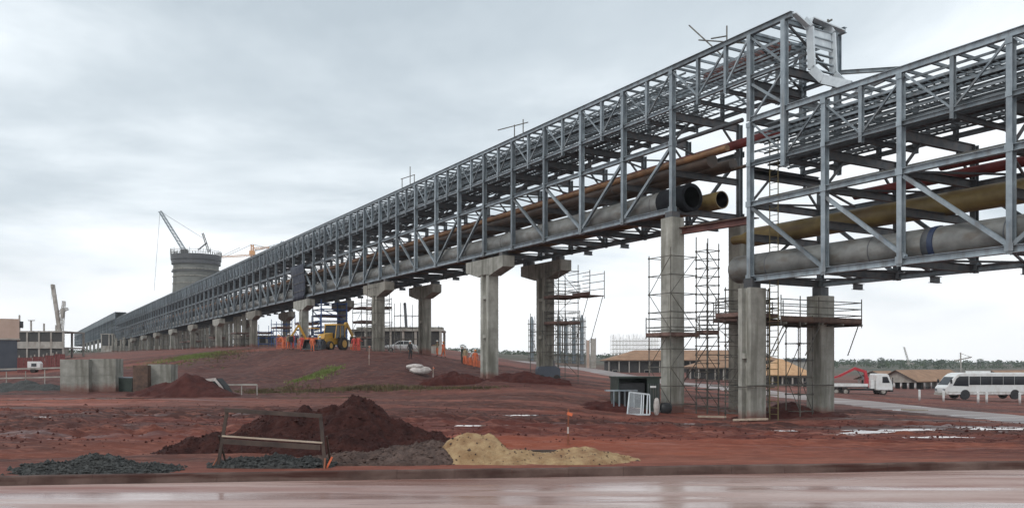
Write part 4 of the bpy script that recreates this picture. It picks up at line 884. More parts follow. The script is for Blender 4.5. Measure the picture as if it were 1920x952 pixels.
# ------------------------------------------------------------ foreground barrier, stakes
def barrier():
    d = 15.7; a = P(408, 874, d); b = P(612, 878, d)
    t = thing('timber_barrier', 'rough timber barrier frame standing by the kerb before the soil heap', 'barrier', (0, 0, 0))
    g = .08
    tl = P(426, 768, d); tr = P(601, 779, d); bl = Vector((a.x, d, g)); br = Vector((b.x, d - .1, g))
    MB().bar(bl, tl, .055, .04, up=(0, 1, 0)).build('upright', M['wood'], t)
    MB().bar(br, tr, .06, .04, up=(0, 1, 0)).build('upright', M['wood'], t)
    MB().bar(tl + Vector((-.03, -.05, 0)), tr + Vector((.04, -.05, 0)), .03, .075).build('top_rail', M['wood'], t)
    m1 = tl.lerp(bl, .44); m2 = tr.lerp(br, .50)
    MB().bar(m1 + Vector((0, -.05, 0)), m2 + Vector((0, -.05, 0)), .03, .028).build('middle_rail', M['woodl'], t)
    MB().bar(m1 + Vector((0.02, -.045, -.10)), m2 + Vector((-.04, -.045, -.09)), .02, .09).build('board', M['wood'], t)
    for q, s in ((bl, -1), (br, 1)):
        MB().bar(q + Vector((-.10 * (s < 0), -.1, -.02)), q + Vector((.0, 0, .20)), .03, .02).build('stay', M['woodr'], t)
        MB().bar(q + Vector((0, .5, -.02)), q + Vector((.02, .02, .6)), .03, .03).build('stay', M['wood'], t)
barrier()
p = G(613, 15.6); tag(MB().bar(p + Vector((-.03, 0, -.05)), p + Vector((.09, .02, .2)), .05, .035, mi=0).build('broken_stake', M['orng']), 'small orange broken stake at the barrier right foot', 'stake')
def stake(label, px, d, h, m, nm='survey_stake'):
    p = G(px, d); t = thing(nm, label, 'stake', p)
    MB().bar((0, 0, -.1), (.01, 0, h), .035, .035).build('post', m, t); MB().bar((-.02, -.03, h - .1), (.1, -.03, h - .14), .01, .07).build('ribbon', M['orng'], t)
    MB().bar((0, 0, h * .32), (0, 0, h * .5), .04, .04).build('band', M['whitef'], t)
stake('slim red survey stake alone in the open field left of the container', 1065, 19.8, .84, M['woodr'])
stake('thin survey stake on the slope near the white sacks', 812, 66, 1.2, M['woodl'])
stake('thin survey stake on the slope below the white car', 692, 70, 1.6, M['woodl'])
p = G(1035, 17.8); t = thing('plank', 'long thin timber plank lying behind the sand tail', 'plank', p + Vector((0, 0, .07)), .02)
MB().bar((-.62, 0, 0), (.58, 0, .0), .10, .035).build('board', M['wood'], t); MB().bar((-.58, .1, -.05), (.5, .12, -.05), .07, .03).build('batten', M['woodl'], t)

# ------------------------------------------------------------ container, frames, sacks at the square pier
def container():
    p = G(1190, 47.5); t = thing('site_container', 'dark green open site container left of the pale square pier', 'container', p + Vector((0, 0, .05)), rad(8))
    w, d, h = 2.35, 1.7, 1.78
    mb = MB().box(-w / 2, w / 2, d / 2 - .05, d / 2, 0, h).box(-w / 2, -w / 2 + .06, -d / 2, d / 2 - .05, 0, h).box(w / 2 - .06, w / 2, -d / 2, d / 2 - .05, 0, h)
    mb.box(.45, w / 2 - .06, -d / 2, -d / 2 + .05, .0, h); mb.box(-w / 2 + .06, .45, -d / 2, -d / 2 + .05, 0, .35)
    mb.build('shell', M['greenm'], t); MB().box(-w / 2 - .06, w / 2 + .06, -d / 2 - .06, d / 2 + .06, h, h + .09).build('roof', M['greenm'], t)
    MB().box(-w / 2 - .04, w / 2 + .04, -d / 2 - .04, d / 2 + .02, -.15, 0).build('skid', M['dsteel'], t)
    mb = MB()
    for k in range(5): mb.box(.5 + .14 * k, .54 + .14 * k, -d / 2 - .02, -d / 2, .3, h - .3)
    mb.build('vent', M['dsteel'], t); MB().box(.62, .95, -d / 2 - .05, -d / 2 - .02, 1.25, 1.36).build('plate', M['white'], t)
    MB().box(-w / 2 + .1, .4, -d / 2 + .25, d / 2 - .1, .02, 1.5).build('shade_block', M['black'], t)  # black block added to make the open interior read as shade
    p = G(1168, 46.3); t = thing('work_table', 'pale steel work table before the open container', 'table', p, rad(4))
    MB().box(-.95, .75, -.3, .3, .98, 1.05).build('tabletop', M['galv'], t)
    for s in (-.55, .55):
        for q in (-.25, .25): MB().box(s - .03, s + .03, q - .03, q + .03, 0, .98).build('leg', M['galv'], t)
    for s in (-.25, .05, .3): MB().box(s - .04, s + .04, -.28, -.22, .0, .98).build('slat', M['galv'], t)
    MB().box(-.95, .9, -.35, .35, .0, .08).build('skid', M['woodl'], t)
    p = G(1197, 44.6); t = thing('steel_grating', 'bright steel grating panel leaning against the work table', 'grating', p, rad(-6))
    W, H = 1.15, 1.15
    for nm, a, b in (('frame_bar', (-W / 2, 0), (-W / 2 + .12, H)), ('frame_bar', (W / 2, 0), (W / 2, H - .12)), ('frame_bar', (-W / 2, 0), (W / 2, -.0)), ('frame_bar', (-W / 2 + .12, H), (W / 2, H - .12))):
        MB().bar((a[0], -.25 * (1 - a[1] / H), a[1] + .02), (b[0], -.25 * (1 - b[1] / H), b[1] + .02), .06, .08).build(nm, M['bright'], t)
    mb = MB()
    for k in range(14):
        x = -W / 2 + .06 + k * .045; mb.bar((x, -.25, .03), (x + .09, -.01, H - .05), .012, .02)
    mb.build('mesh_panel', M['bright'], t)
    for x in (.12, .22, .42): MB().bar((x, -.25, .03), (x + .05, -.01, H - .1), .05, .05).build('frame_bar', M['bright'], t)
container()
def sack(name, label, px, d, w, h, m, seed, grp=None, dz=0, cat='sack'):
    p = G(px, d); t = MB(); rn = random.Random(seed); n = 18; k = 10; vs = []; fs = []
    for j in range(k + 1):
        ph = math.pi * j / k; r0 = math.sin(ph) ** .55; z = h / 2 * (1 - math.cos(ph))
        for i in range(n):
            th = 2 * math.pi * i / n; r = r0 * (1 + .12 * math.sin(3 * th + seed) + .08 * rn.uniform(-1, 1)); vs.append((r * math.cos(th) * w / 2, r * math.sin(th) * w * .36, z + .06 * h * math.sin(2 * th + seed)))
    for j in range(k):
        for i in range(n): fs.append((j * n + i, j * n + (i + 1) % n, (j + 1) * n + (i + 1) % n, (j + 1) * n + i))
    o = t.add(vs, fs).build(name, m, None, True); o.location = p + Vector((0, 0, dz)); return tag(o, label, cat, grp)
sack('sack', 'large white sack lowest in the pile on the slope', 786, 68, 1.7, .6, M['whitef'], 1, dz=.05)
sack('sack', 'upper white sack slumped on the pile near the second back pier', 779, 68, 1.35, .4, M['whitef'], 5, dz=.38)
sack('sack', 'white plastic bag at the foot of the pale square pier', 1231, 45.6, .30, .9, M['whitef'], 7)
sack('rubbish_bag', 'black rubbish bag beside the white bag at the square pier', 1247, 47, .7, .62, M['black'], 8)
sack('rubble_lump', 'pinkish rubble lump before the broad pier', 1410, 42.8, .5, .16, M['plankr'], 10, cat='rubble')
sack('plastic_sheet', 'crumpled white plastic behind the tall soil heap, right of its peak', 684, 24.5, .75, .45, M['whitef'], 11, cat='plastic')
sack('plastic_sheet', 'crumpled white plastic flat on the ground left of the heap peak', 590, 30, 1.3, .12, M['whitef'], 12, cat='plastic')
for i, (a, b, l) in enumerate(((1375, 1440, 'pale timber beam lying against the broad pier foot'), (1310, 1360, 'thin timber beam on the ground between the piers'), (1690, 1740, 'pale board lying on the ground by the road'))):
    p = G(a, 43.2 if i == 0 else (46 if i == 1 else 60)); q = G(b, 42.2 if i == 0 else (44 if i == 1 else 60)); tag(MB().bar(p + Vector((0, 0, .1)), q + Vector((0, 0, .2 if i < 2 else .12)), .14, .1).build('timber_beam', M['woodl']), l, 'timber')
p = G(1027, 66.5); t = thing('compressor', 'small dark blue and green compressor at the foot of the scaffolded pier', 'compressor', p, rad(10))
MB().prism([(-.9, .35), (.9, .35), (.9, .95), (.55, 1.15), (-.75, 1.15), (-.9, .95)], -.45, .45).build('body', M['cladg'], t)
MB().box(-.95, .95, -.5, .5, .25, .35).build('frame', M['dsteel'], t); MB().tube((.5, 0, 1.1), (.5, 0, 1.6), .06, 8).build('exhaust', M['dsteel'], t)
for s in (-.6, .6): MB().lathe((s, -.52, .25), [(.001, -.08), (.25, -.08), (.25, .08), (.001, .08)], 16, 'y').build('wheel', M['rubber'], t)

# ------------------------------------------------------------ concrete blocks, rail, tarpaulin at the left
def block(label, x0, x1, ytop, d, m, dep=1.2, fy=735):
    p = G((x0 + x1) / 2, d); w = (x1 - x0) / F * d; h = CAMZ + (HY - ytop) / F * d - p.z
    t = thing('concrete_block', label, 'concrete block', p, 0); mb = MB()
    k = 4; hh_ = h / k
    for i in range(k): mb.box(-w / 2, w / 2, -dep / 2 + (.0 if i % 2 else .01), dep / 2, hh_ * i + (.0 if i else -.3), hh_ * (i + 1) - .015)
    mb.box(-w / 2 + .02, w / 2 - .02, -dep / 2 + .03, dep / 2 - .02, -.3, h - .02)
    mb.build('wall', m, t); return t
block('left grey stack of precast slabs, widest of the blocks', 121, 174, 673, 60, M['conc'])
block('second grey stack of precast slabs from the left', 177, 224, 672, 60.5, M['conc'])
block('brown mud stained slab standing between grey stacks', 252, 280, 684, 58.5, M['plank'], .5)
block('rightmost grey slab stack, partly buried by red soil', 284, 327, 682, 59.5, M['conc'])
p = G(239, 61); t = thing('skip', 'dark green skip between the grey block stacks', 'skip', p)
MB().prism([(-.55, 0), (.55, 0), (.62, 1.05), (-.62, 1.05)], -.6, .6).build('body', M['greenm'], t); MB().box(-.64, .64, -.64, .64, 1.05, 1.12).build('rim', M['galv'], t)
def rail(label, pts, d, h, m, posts=6, rails=(1.0, .5), nm='post_rail', r=.05, post=True):
    (x0, x1) = pts; a = G(x0, d); b = G(x1, d); t = thing(nm, label, 'rail fence', (0, 0, 0))
    for k in range(posts):
        q = a.lerp(b, k / (posts - 1)); q.z = gz(q.x, q.y); MB().tube(q + Vector((0, 0, -.2)), q + Vector((0, 0, h)), r * .8, 6).build('post', m, t)
    for z in rails: MB().bar(a + Vector((0, -.06, h * z)), b + Vector((0, -.06, h * z)), .05, .11).build('rail', m, t)
rail('long white pipe rail fence at the far left before the dark bank', (-60, 120), 66, 1.45, M['plaster'], 6, (.98, .5))
rail('short white pipe rail on the right of the broad soil heap', (424, 482), 58.5, .75, M['plaster'], 3, (.97,))
p = G(418, 57.5); t = thing('tarpaulin', 'black and white tarpaulin slumped beside the broad soil heap', 'tarpaulin', p)
MB().prism([(-.9, 0), (-.75, .9), (-.2, 1.15), (.2, .7), (.55, .1), (.5, 0)], -.5, .5).build('dark_fold', M['black'], t)
MB().bar((-.35, -.55, 1.1), (.1, -.56, .55), .05, .14).bar((.1, -.56, .55), (.42, -.56, .02), .05, .12).build('white_hem', M['whitef'], t)
MB().bar((-1.3, -.4, 1.0), (-.3, -.5, 1.1), .05, .2).build('white_fold', M['whitef'], t)

# ------------------------------------------------------------ grass
def grass(label, spots, m, n, h, seed):
    rn = random.Random(seed); mb = MB()
    pts = []
    for (px, d, rx, rd, w) in spots:
        for _ in range(int(n * w)):
            pts.append((rn.gauss(px, rx), rn.gauss(d, rd)))
    X = np.array([(a - CX) / F * b for a, b in pts]); Y = np.array([b for a, b in pts]); Z = ground_h(X, Y)
    for x, y, z in zip(X, Y, Z):
        for k in range(3):
            a = rn.uniform(0, 6.28); hh2 = h * rn.uniform(.5, 1.3); s = rn.uniform(.02, .05); dx, dy = rn.uniform(-.15, .15), rn.uniform(-.15, .15)
            mb.add([(x + dx - s * math.cos(a), y + dy - s * math.sin(a), z - .03), (x + dx + s * math.cos(a), y + dy + s * math.sin(a), z - .03), (x + dx + rn.uniform(-.12, .12), y + dy + rn.uniform(-.12, .12), z + hh2)], [(0, 1, 2)])
    o = mb.build('grass', m); o['kind'] = 'stuff'; o['label'] = label
grass('bright grass patches on the crest and face of the red embankment', [(372, 96, 22, 3.0, .34), (340, 92, 40, 4, .10), (612, 71, 11, 1.3, .2), (580, 69, 20, 1.4, .06)], M['grass'], 6500, .17, 1)
grass('thin dry grass along the foot of the embankment', [(520, 63, 40, 1.2, .12), (640, 60.5, 50, .7, .10), (760, 60, 60, .6, .12), (420, 92, 30, 4, .10), (860, 59, 40, .6, .10)], M['grassd'], 4500, .2, 2)

# ------------------------------------------------------------ people
def body_mesh(pose):
    V = []; E = []; R = []
    def v(p, r, par=None):
        V.append(p); R.append(r); i = len(V) - 1
        if par is not None: E.append((par, i))
        return i
    lean = .0 if pose != 'bend' else .55
    pel = v((0, 0, .95), .15)
    if pose == 'bend': ch = (0, -.28, 1.25); nk = (0, -.45, 1.40); hd = (0, -.55, 1.46); ht = (0, -.62, 1.56)
    else: ch = (0, 0, 1.30); nk = (0, 0, 1.49); hd = (0, -.01, 1.57); ht = (0, -.01, 1.68)
    wst = v((0, ch[1] * .4, 1.1), .135, pel); c = v(ch, .165, wst); n = v(nk, .065, c); h1 = v(hd, .088, n); v(ht, .092, h1)
    for s in (-1, 1):
        sh = v((s * .19, ch[1] - .0, ch[2] + .1), .075, c)
        if pose == 'stand': el = (s * .26, .03, 1.13); wr = (s * .27, -.06, .88)
        elif pose == 'reach': el = (s * .27, -.14, 1.20); wr = (s * .18, -.42, 1.22)
        elif pose == 'walk': el = (s * .26, s * .12, 1.14); wr = (s * .25, s * .10 - .14, .92)
        else: el = (s * .26, -.42, 1.10); wr = (s * .16, -.60, .88)
        e = v(el, .052, sh); w = v(wr, .038, e)
        d = (Vector(wr) - Vector(el)).normalized(); side = Vector((0, 1, 0)) if abs(d.y) < .8 else Vector((0, 0, 1))
        side = (side - d * side.dot(d)).normalized(); pal = Vector(wr) + d * .08; pi_ = v(tuple(pal), .032, w)
        for k, (off, ln) in enumerate(((-.03, .075), (-.01, .085), (.01, .08), (.03, .065))):
            a = v(tuple(pal + side * off + d * .045), .0095, pi_); v(tuple(pal + side * off * 1.15 + d * (.045 + ln * .8) + Vector((-s * .012, 0, 0))), .008, a)
        th = Vector(wr) + d * .035; a = v(tuple(th - side * .045 + d * .01), .011, w); v(tuple(th - side * .06 + d * .05), .009, a)
        hp = v((s * .1, 0, .88), .105, pel)
        st = {'walk': s * .2, 'bend': .02, 'reach': s * .05}.get(pose, 0)
        kn = v((s * .12, -.03 - st * .5 if pose == 'walk' else -.04, .49), .068, hp); an = v((s * .13, -st * .9 + .03, .09), .045, kn); v((s * .14, -st * .9 - .15, .045), .042, an)
    me = bpy.data.meshes.new('person'); me.from_pydata(V, E, []); o = bpy.data.objects.new('tmp', me); COL.objects.link(o)
    md = o.modifiers.new('skin', 'SKIN'); 
    for i, sv in enumerate(me.skin_vertices[0].data): sv.radius = (R[i], R[i] * (.72 if i in (0, 1, 2) else .95))
    me.skin_vertices[0].data[0].use_root = True
    sb = o.modifiers.new('sub', 'SUBSURF'); sb.levels = 1; sb.render_levels = 1
    dg = bpy.context.evaluated_depsgraph_get(); out = bpy.data.meshes.new_from_object(o.evaluated_get(dg)); bpy.data.objects.remove(o)
    out.name = 'person_body'; return out, V, hd, ht
POSES = {k: body_mesh(k) for k in ('stand', 'reach', 'walk', 'bend')}
def person(label, px, d, pose, suit, hat, rz, h=1.72, legs=None, grp='site workers'):
    me0, V, hd, ht = POSES[pose]; me = me0.copy(); me.materials.clear()
    for m in (suit, M['skin'], M['rubber'], legs or suit): me.materials.append(m)
    wr = [Vector(V[i]) for i in range(len(V)) if abs(V[i][2] - 0) >= 0]
    hdv = Vector(hd); hands = [Vector(p) for p in V if False]
    for p in me.polygons:
        c = p.center; mi = 0
        if (c - hdv).length < .17 and c.z > hd[2] - .09: mi = 1
        elif c.z < .14: mi = 2
        elif c.z < .93 and abs(c.x) < .22 and c.y > -.3: mi = 3
        if pose in ('stand', 'walk') and abs(c.x) > .235 and c.z < .90: mi = 1
        if pose == 'reach' and c.y < -.43: mi = 1
        if pose == 'bend' and c.y < -.56 and c.z < .92: mi = 1
        p.material_index = mi; p.use_smooth = True
    p = G(px, d); o = link('person', me, None, p, rz); o.scale = (h / 1.77,) * 3; tag(o, label, 'person', grp)
    f = Vector(ht) - Vector(hd); f.normalize(); c = Vector(ht)
    hm = MB().lathe((0, 0, 0), [(.15, .0), (.15, .015), (.118, .02), (.115, .06), (.09, .10), (.05, .125), (.001, .13)], 16); hm = hm.build('helmet', hat, o, True, c + f * .0 - Vector((0, 0, .02)))
    fc = MB(); q = Vector((0, -1, 0)) if pose != 'bend' else Vector((0, -.8, -.6)); cc = Vector(hd) + (Vector(ht) - Vector(hd)) * .35
    fc.lathe(tuple(cc + q * .095), [(.001, .02), (.014, .0), (.016, -.02), (.001, -.03)], 8).build('nose', M['skin'], o, True)
    for s in (-1, 1):
        MB().lathe(tuple(cc + q * .085 + Vector((s * .035, 0, .03))), [(.001, .010), (.011, .0), (.001, -.010)], 8).build('eye', M['black'], o, True)
        MB().lathe(tuple(cc + Vector((s * .095, .01, 0))), [(.001, .03), (.015, .0), (.001, -.03)], 8).build('ear', M['skin'], o, True)
    MB().box(cc.x - .025, cc.x + .025, cc.y + q.y * .092 - .01, cc.y + q.y * .092 + .004, cc.z - .055 + q.z * .09, cc.z - .045 + q.z * .09).build('mouth', M['redbr'], o)
    return o
OR, KH, RS = M['orng'], M['khaki'], mat('red_coverall', (.5, .06, .05), (.6, .1, .08), .8)
for a in (
 ('worker in orange with orange helmet, rightmost beside the first front T-headed pier', 891, 80, 'stand', OR, M['hato'], .4),
 ('worker bending in pale shirt between two orange suited workers', 882, 81, 'bend', M['whitef'], M['black'], 1.2, 1.7, OR),
 ('worker in khaki with white helmet left of the bending worker', 872, 82, 'stand', KH, M['hatw'], -.5, 1.72, OR),
 ('worker in dark clothes standing at the left end of the group near the pier', 866, 84, 'reach', M['greenm'], M['hatw'], 2.0, 1.75),
 ('worker in orange walking right of the second back T-headed pier', 831, 92, 'walk', OR, M['hato'], 1.0),
 ('worker in khaki shirt close right of the second back T-headed pier', 820, 92, 'reach', KH, M['hatw'], -1, 1.7, OR),
 ('worker in a dark jacket standing beside the white sacks', 769, 78, 'stand', M['black'], M['hatw'], .8),
 ('worker in red coverall left of the low concrete building', 664, 88, 'stand', RS, M['hatw'], .6),
 ('worker in red coverall reaching, just right of the third back pier', 672, 88, 'reach', RS, M['black'], 2.6),
 ('worker in orange standing left of the yellow digger', 586, 87, 'walk', OR, M['hatw'], .3),
 ('worker in grey standing between digger arm and bucket', 600, 87, 'stand', M['cladg'], M['hatw'], -.2),
 ('worker in red between orange mesh and the third front pier', 566, 88, 'reach', RS, M['black'], .3),
 ('worker in khaki and orange beside the left orange mesh', 541, 90, 'stand', KH, M['hatw'], .9, 1.72, OR),
 ('worker in red at the left orange mesh, second from its right end', 550, 90, 'stand', RS, M['hato'], -.9),
 ('worker in orange at the far left of the mesh fences', 532, 90, 'bend', OR, M['hato'], -1.9)): person(*a)
def mesh_fence(label, x0, x1, d, h):
    a = G(x0, d); b = G(x1, d); t = thing('mesh_fence', label, 'mesh fence', (0, 0, 0)); mb = MB(); n = max(3, int((b - a).length / .16))
    for i in range(n + 1):
        q = a.lerp(b, i / n); z = gz(q.x, q.y); mb.bar(q + Vector((0, 0, z - q.z)), q + Vector((0, .0, z - q.z + h)), .05, .02, up=(0, 1, 0))
    for k in range(7):
        for i in range(n):
            q = a.lerp(b, i / n); r = a.lerp(b, (i + 1) / n); mb.bar(q + Vector((0, .0, h * (k + .5) / 7)), r + Vector((0, 0, h * (k + .5) / 7)), .02, .06)
    mb.build('mesh', M['orng'], t)
    for i in range(3):
        q = a.lerp(b, i / 2); MB().bar(q + Vector((0, .05, -.1)), q + Vector((0, .05, h + .15)), .05, .05).build('stake', M['woodl'], t)
mesh_fence('orange safety mesh at the feet of the workers by the first T-headed pier', 868, 901, 84, .7)
mesh_fence('orange safety mesh left of the third front pier', 519, 536, 98, 1.3)
mesh_fence('orange safety mesh between the third front pier and the digger', 558, 572, 93, 1.1)
mesh_fence('orange safety mesh right of the digger, before the low concrete building', 657, 675, 95, 1.5)

# ------------------------------------------------------------ vehicles
def wheel(t, x, y, r, w=.28, rim=None, nm='wheel'):
    o = MB().lathe((x, y, r), [(r * .55, -w / 2), (r * .92, -w / 2), (r, -w / 2 + .05), (r, w / 2 - .05), (r * .92, w / 2), (r * .55, w / 2)], 24, 'y').build(nm, M['rubber'], t, True)
    MB().lathe((x, y, r), [(.001, -w / 2 + .05), (r * .25, -w / 2 + .02), (r * .5, -w / 2 + .08), (r * .56, -w / 2 + .01), (r * .56, w / 2), (.001, w / 2)], 16, 'y').build('rim', rim or M['plaster'], o, True); return o
def bus():
    p = G(1762, 109); t = thing('minibus', 'white midibus with a dark window band, front to the left', 'bus', p, rad(4)); L, W, H = 12.6, 2.5, 3.25
    # side profile, front at x=0
    prof = [(.15, .45), (.05, .9), (.05, 1.35), (.35, 1.65), (1.25, 2.75), (1.75, 3.12), (2.3, H), (L - .5, H), (L - .1, H - .2), (L, 2.4), (L, .5), (L - .3, .42)]
    body = MB().prism(prof, -W / 2, W / 2).build('body', M['white'], t); b = body.modifiers.new('b', 'BEVEL'); b.width = .09; b.segments = 3; b.limit_method = 'ANGLE'
    for s in (-1, 1):
        y = s * (W / 2 + .005)
        mb = MB().prism([(1.0, 1.62), (1.45, 2.5), (1.85, 2.82), (3.05, 2.82), (3.05, 1.55)], min(y, y + s * .02), max(y, y + s * .02)).build('front_side_window', M['glass'], t)
        x = 3.15; k = 0
        while x < L - .6:
            x1 = min(x + 1.5, L - .35); MB().box(x, x1 - .05, min(y, y + s * .02), max(y, y + s * .02), 1.72, 2.8).build('window', M['glass'], t); x = x1; k += 1
        MB().box(.3, L - .1, min(y, y + s * .012), max(y, y + s * .012), .78, .83).build('trim_strip', M['plaster'], t)
        for wx in (2.6, 9.2): 
            MB().lathe((wx, y - s * .1, .5), [(.001, -.14), (.62, -.14), (.62, .14), (.001, .14)], 20, 'y').build('wheel_arch', M['black'], t); wheel(t, wx, s * (W / 2 - .12), .48)
    # windscreen follows the raked nose
    a = Vector((.40, 0, 1.70)); b_ = Vector((1.22, 0, 2.70)); nrm = Vector((-(b_ - a).z, 0, (b_ - a).x)).normalized() * .03
    MB().add([tuple(q + nrm + Vector((0, y, 0))) for q, y in ((a, -1.1), (a, 1.1), (b_, 1.05), (b_, -1.05))] + [tuple(q - nrm + Vector((0, y, 0))) for q, y in ((a, -1.1), (a, 1.1), (b_, 1.05), (b_, -1.05))], [(0, 1, 2, 3), (4, 7, 6, 5), (0, 4, 5, 1), (1, 5, 6, 2), (2, 6, 7, 3), (3, 7, 4, 0)]).build('windscreen', M['glass'], t)
    for s in (-1, 1):
        MB().box(-.02, .06, s * .9 - .2, s * .9 + .2, .95, 1.2).build('headlight', M['galv'], t); MB().box(.55, .75, s * 1.45 - .08, s * 1.45 + .08, 1.9, 2.4).build('mirror', M['black'], t)
    MB().box(-.06, .3, -1.2, 1.2, .4, .7).build('bumper', M['plaster'], t); MB().box(4, 6.2, -.9, .9, H, H + .22).build('roof_unit', M['white'], t)
bus()
def truck():
    p = G(1667, 111); t = thing('crane_truck', 'white flatbed truck carrying a folded red loader crane, cab to the right', 'truck', p, rad(-3)); W = 2.4
    # x runs from the cab front (0) back to the left (negative)
    c = MB().prism([(0, .65), (.02, 1.3), (-.12, 1.75), (-.5, 2.65), (-.75, 2.78), (-2.0, 2.78), (-2.1, 2.6), (-2.1, .65)], -W / 2, W / 2).build('cab', M['white'], t); b = c.modifiers.new('b', 'BEVEL'); b.width = .07; b.segments = 2; b.limit_method = 'ANGLE'
    for s in (-1, 1):
        y = s * (W / 2 + .004); MB().prism([(-.35, 1.6), (-.68, 2.4), (-1.3, 2.4), (-1.3, 1.6)], min(y, y + s * .02), max(y, y + s * .02)).build('side_window', M['glass'], t)
        MB().box(-.1, -.02, s * 1.35 - .06, s * 1.35 + .06, 1.6, 2.3).build('mirror', M['black'], t); MB().box(-.02, .05, s * .85 - .18, s * .85 + .18, .95, 1.15).build('headlight', M['galv'], t)
    a = Vector((-.15, 0, 1.78)); b_ = Vector((-.47, 0, 2.58)); MB().bar(a + Vector((.05, 0, 0)), b_ + Vector((.05, 0, 0)), 2.1, .04, up=(1, 0, 0)).build('windscreen', M['glass'], t)
    MB().box(-.2, .1, -W / 2 + .05, W / 2 - .05, .45, .85).build('bumper', M['black'], t)
    MB().box(-8.4, -.6, -.45, .45, .6, .85).build('chassis', M['dsteel'], t); MB().box(-8.5, -3.1, -W / 2, W / 2, 1.0, 1.14).build('flatbed', M['dsteel'], t)
    for s in (-1, 1): MB().box(-8.5, -3.1, s * W / 2 - .02, s * W / 2 + .03, 1.14, 1.5).build('drop_side', M['white'], t)
    MB().box(-2.7, -2.2, -1.0, 1.0, .85, 2.0).build('tank', M['white'], t)
    MB().box(-3.1, -2.72, -.35, .35, 1.0, 2.3).build('crane_column', M['redp'], t)
    bm = MB().bar((-2.9, 0, 2.2), (-3.1, 0, 3.15), .34, .34).bar((-3.1, 0, 3.05), (-4.4, 0, 3.45), .32, .34).build('crane_boom', M['redp'], t)
    MB().bar((-4.3, 0, 3.5), (-6.4, 0, 2.45), .28, .3).bar((-6.4, 0, 2.45), (-8.2, 0, 1.95), .2, .22).build('crane_jib', M['redp'], t)
    MB().tube((-3.0, .2, 1.9), (-4.0, .2, 3.2), .07, 8).build('crane_ram', M['galv'], t)
    for x in (-1.15, -5.9, -7.1):
        for s in (-1, 1): wheel(t, x, s * (W / 2 - .18), .5)
truck()
def car(label, px, d, rz):
    t = thing('parked_car', label, 'car', G(px, d), rz)
    low = MB().prism([(-2.05, .35), (-2.1, .7), (-1.95, .88), (-1.0, .98), (1.45, 1.0), (2.05, .92), (2.12, .6), (2.05, .33)], -.85, .85).build('body', M['white'], t)
    top = MB().prism([(-1.05, .96), (-.35, 1.42), (1.0, 1.46), (1.75, .98)], -.74, .74).build('cabin', M['white'], t)
    for o in (low, top): b = o.modifiers.new('b', 'BEVEL'); b.width = .08; b.segments = 3; b.limit_method = 'ANGLE'
    for s in (-1, 1):
        y = s * .75; MB().prism([(-.8, 1.02), (-.3, 1.36), (.3, 1.38), (.3, 1.02)], min(y, y + s * .015), max(y, y + s * .015)).build('window', M['glass'], t)
        MB().prism([(.38, 1.02), (.38, 1.38), (.95, 1.39), (1.45, 1.02)], min(y, y + s * .015), max(y, y + s * .015)).build('window', M['glass'], t)
        MB().box(-2.12, -2.0, s * .6 - .18, s * .6 + .18, .65, .8).build('headlight', M['galv'], t)
        for x in (-1.3, 1.3): wheel(t, x, s * .78, .31, .2)
    MB().bar((-1.02, 0, 1.0), (-.38, 0, 1.4), 1.3, .03).build('windscreen', M['glass'], t); MB().bar((1.04, 0, 1.44), (1.74, 0, 1.0), 1.3, .03).build('rear_window', M['glass'], t)
car('white hatchback parked before the low concrete building, between second piers', 751, 112, rad(12))
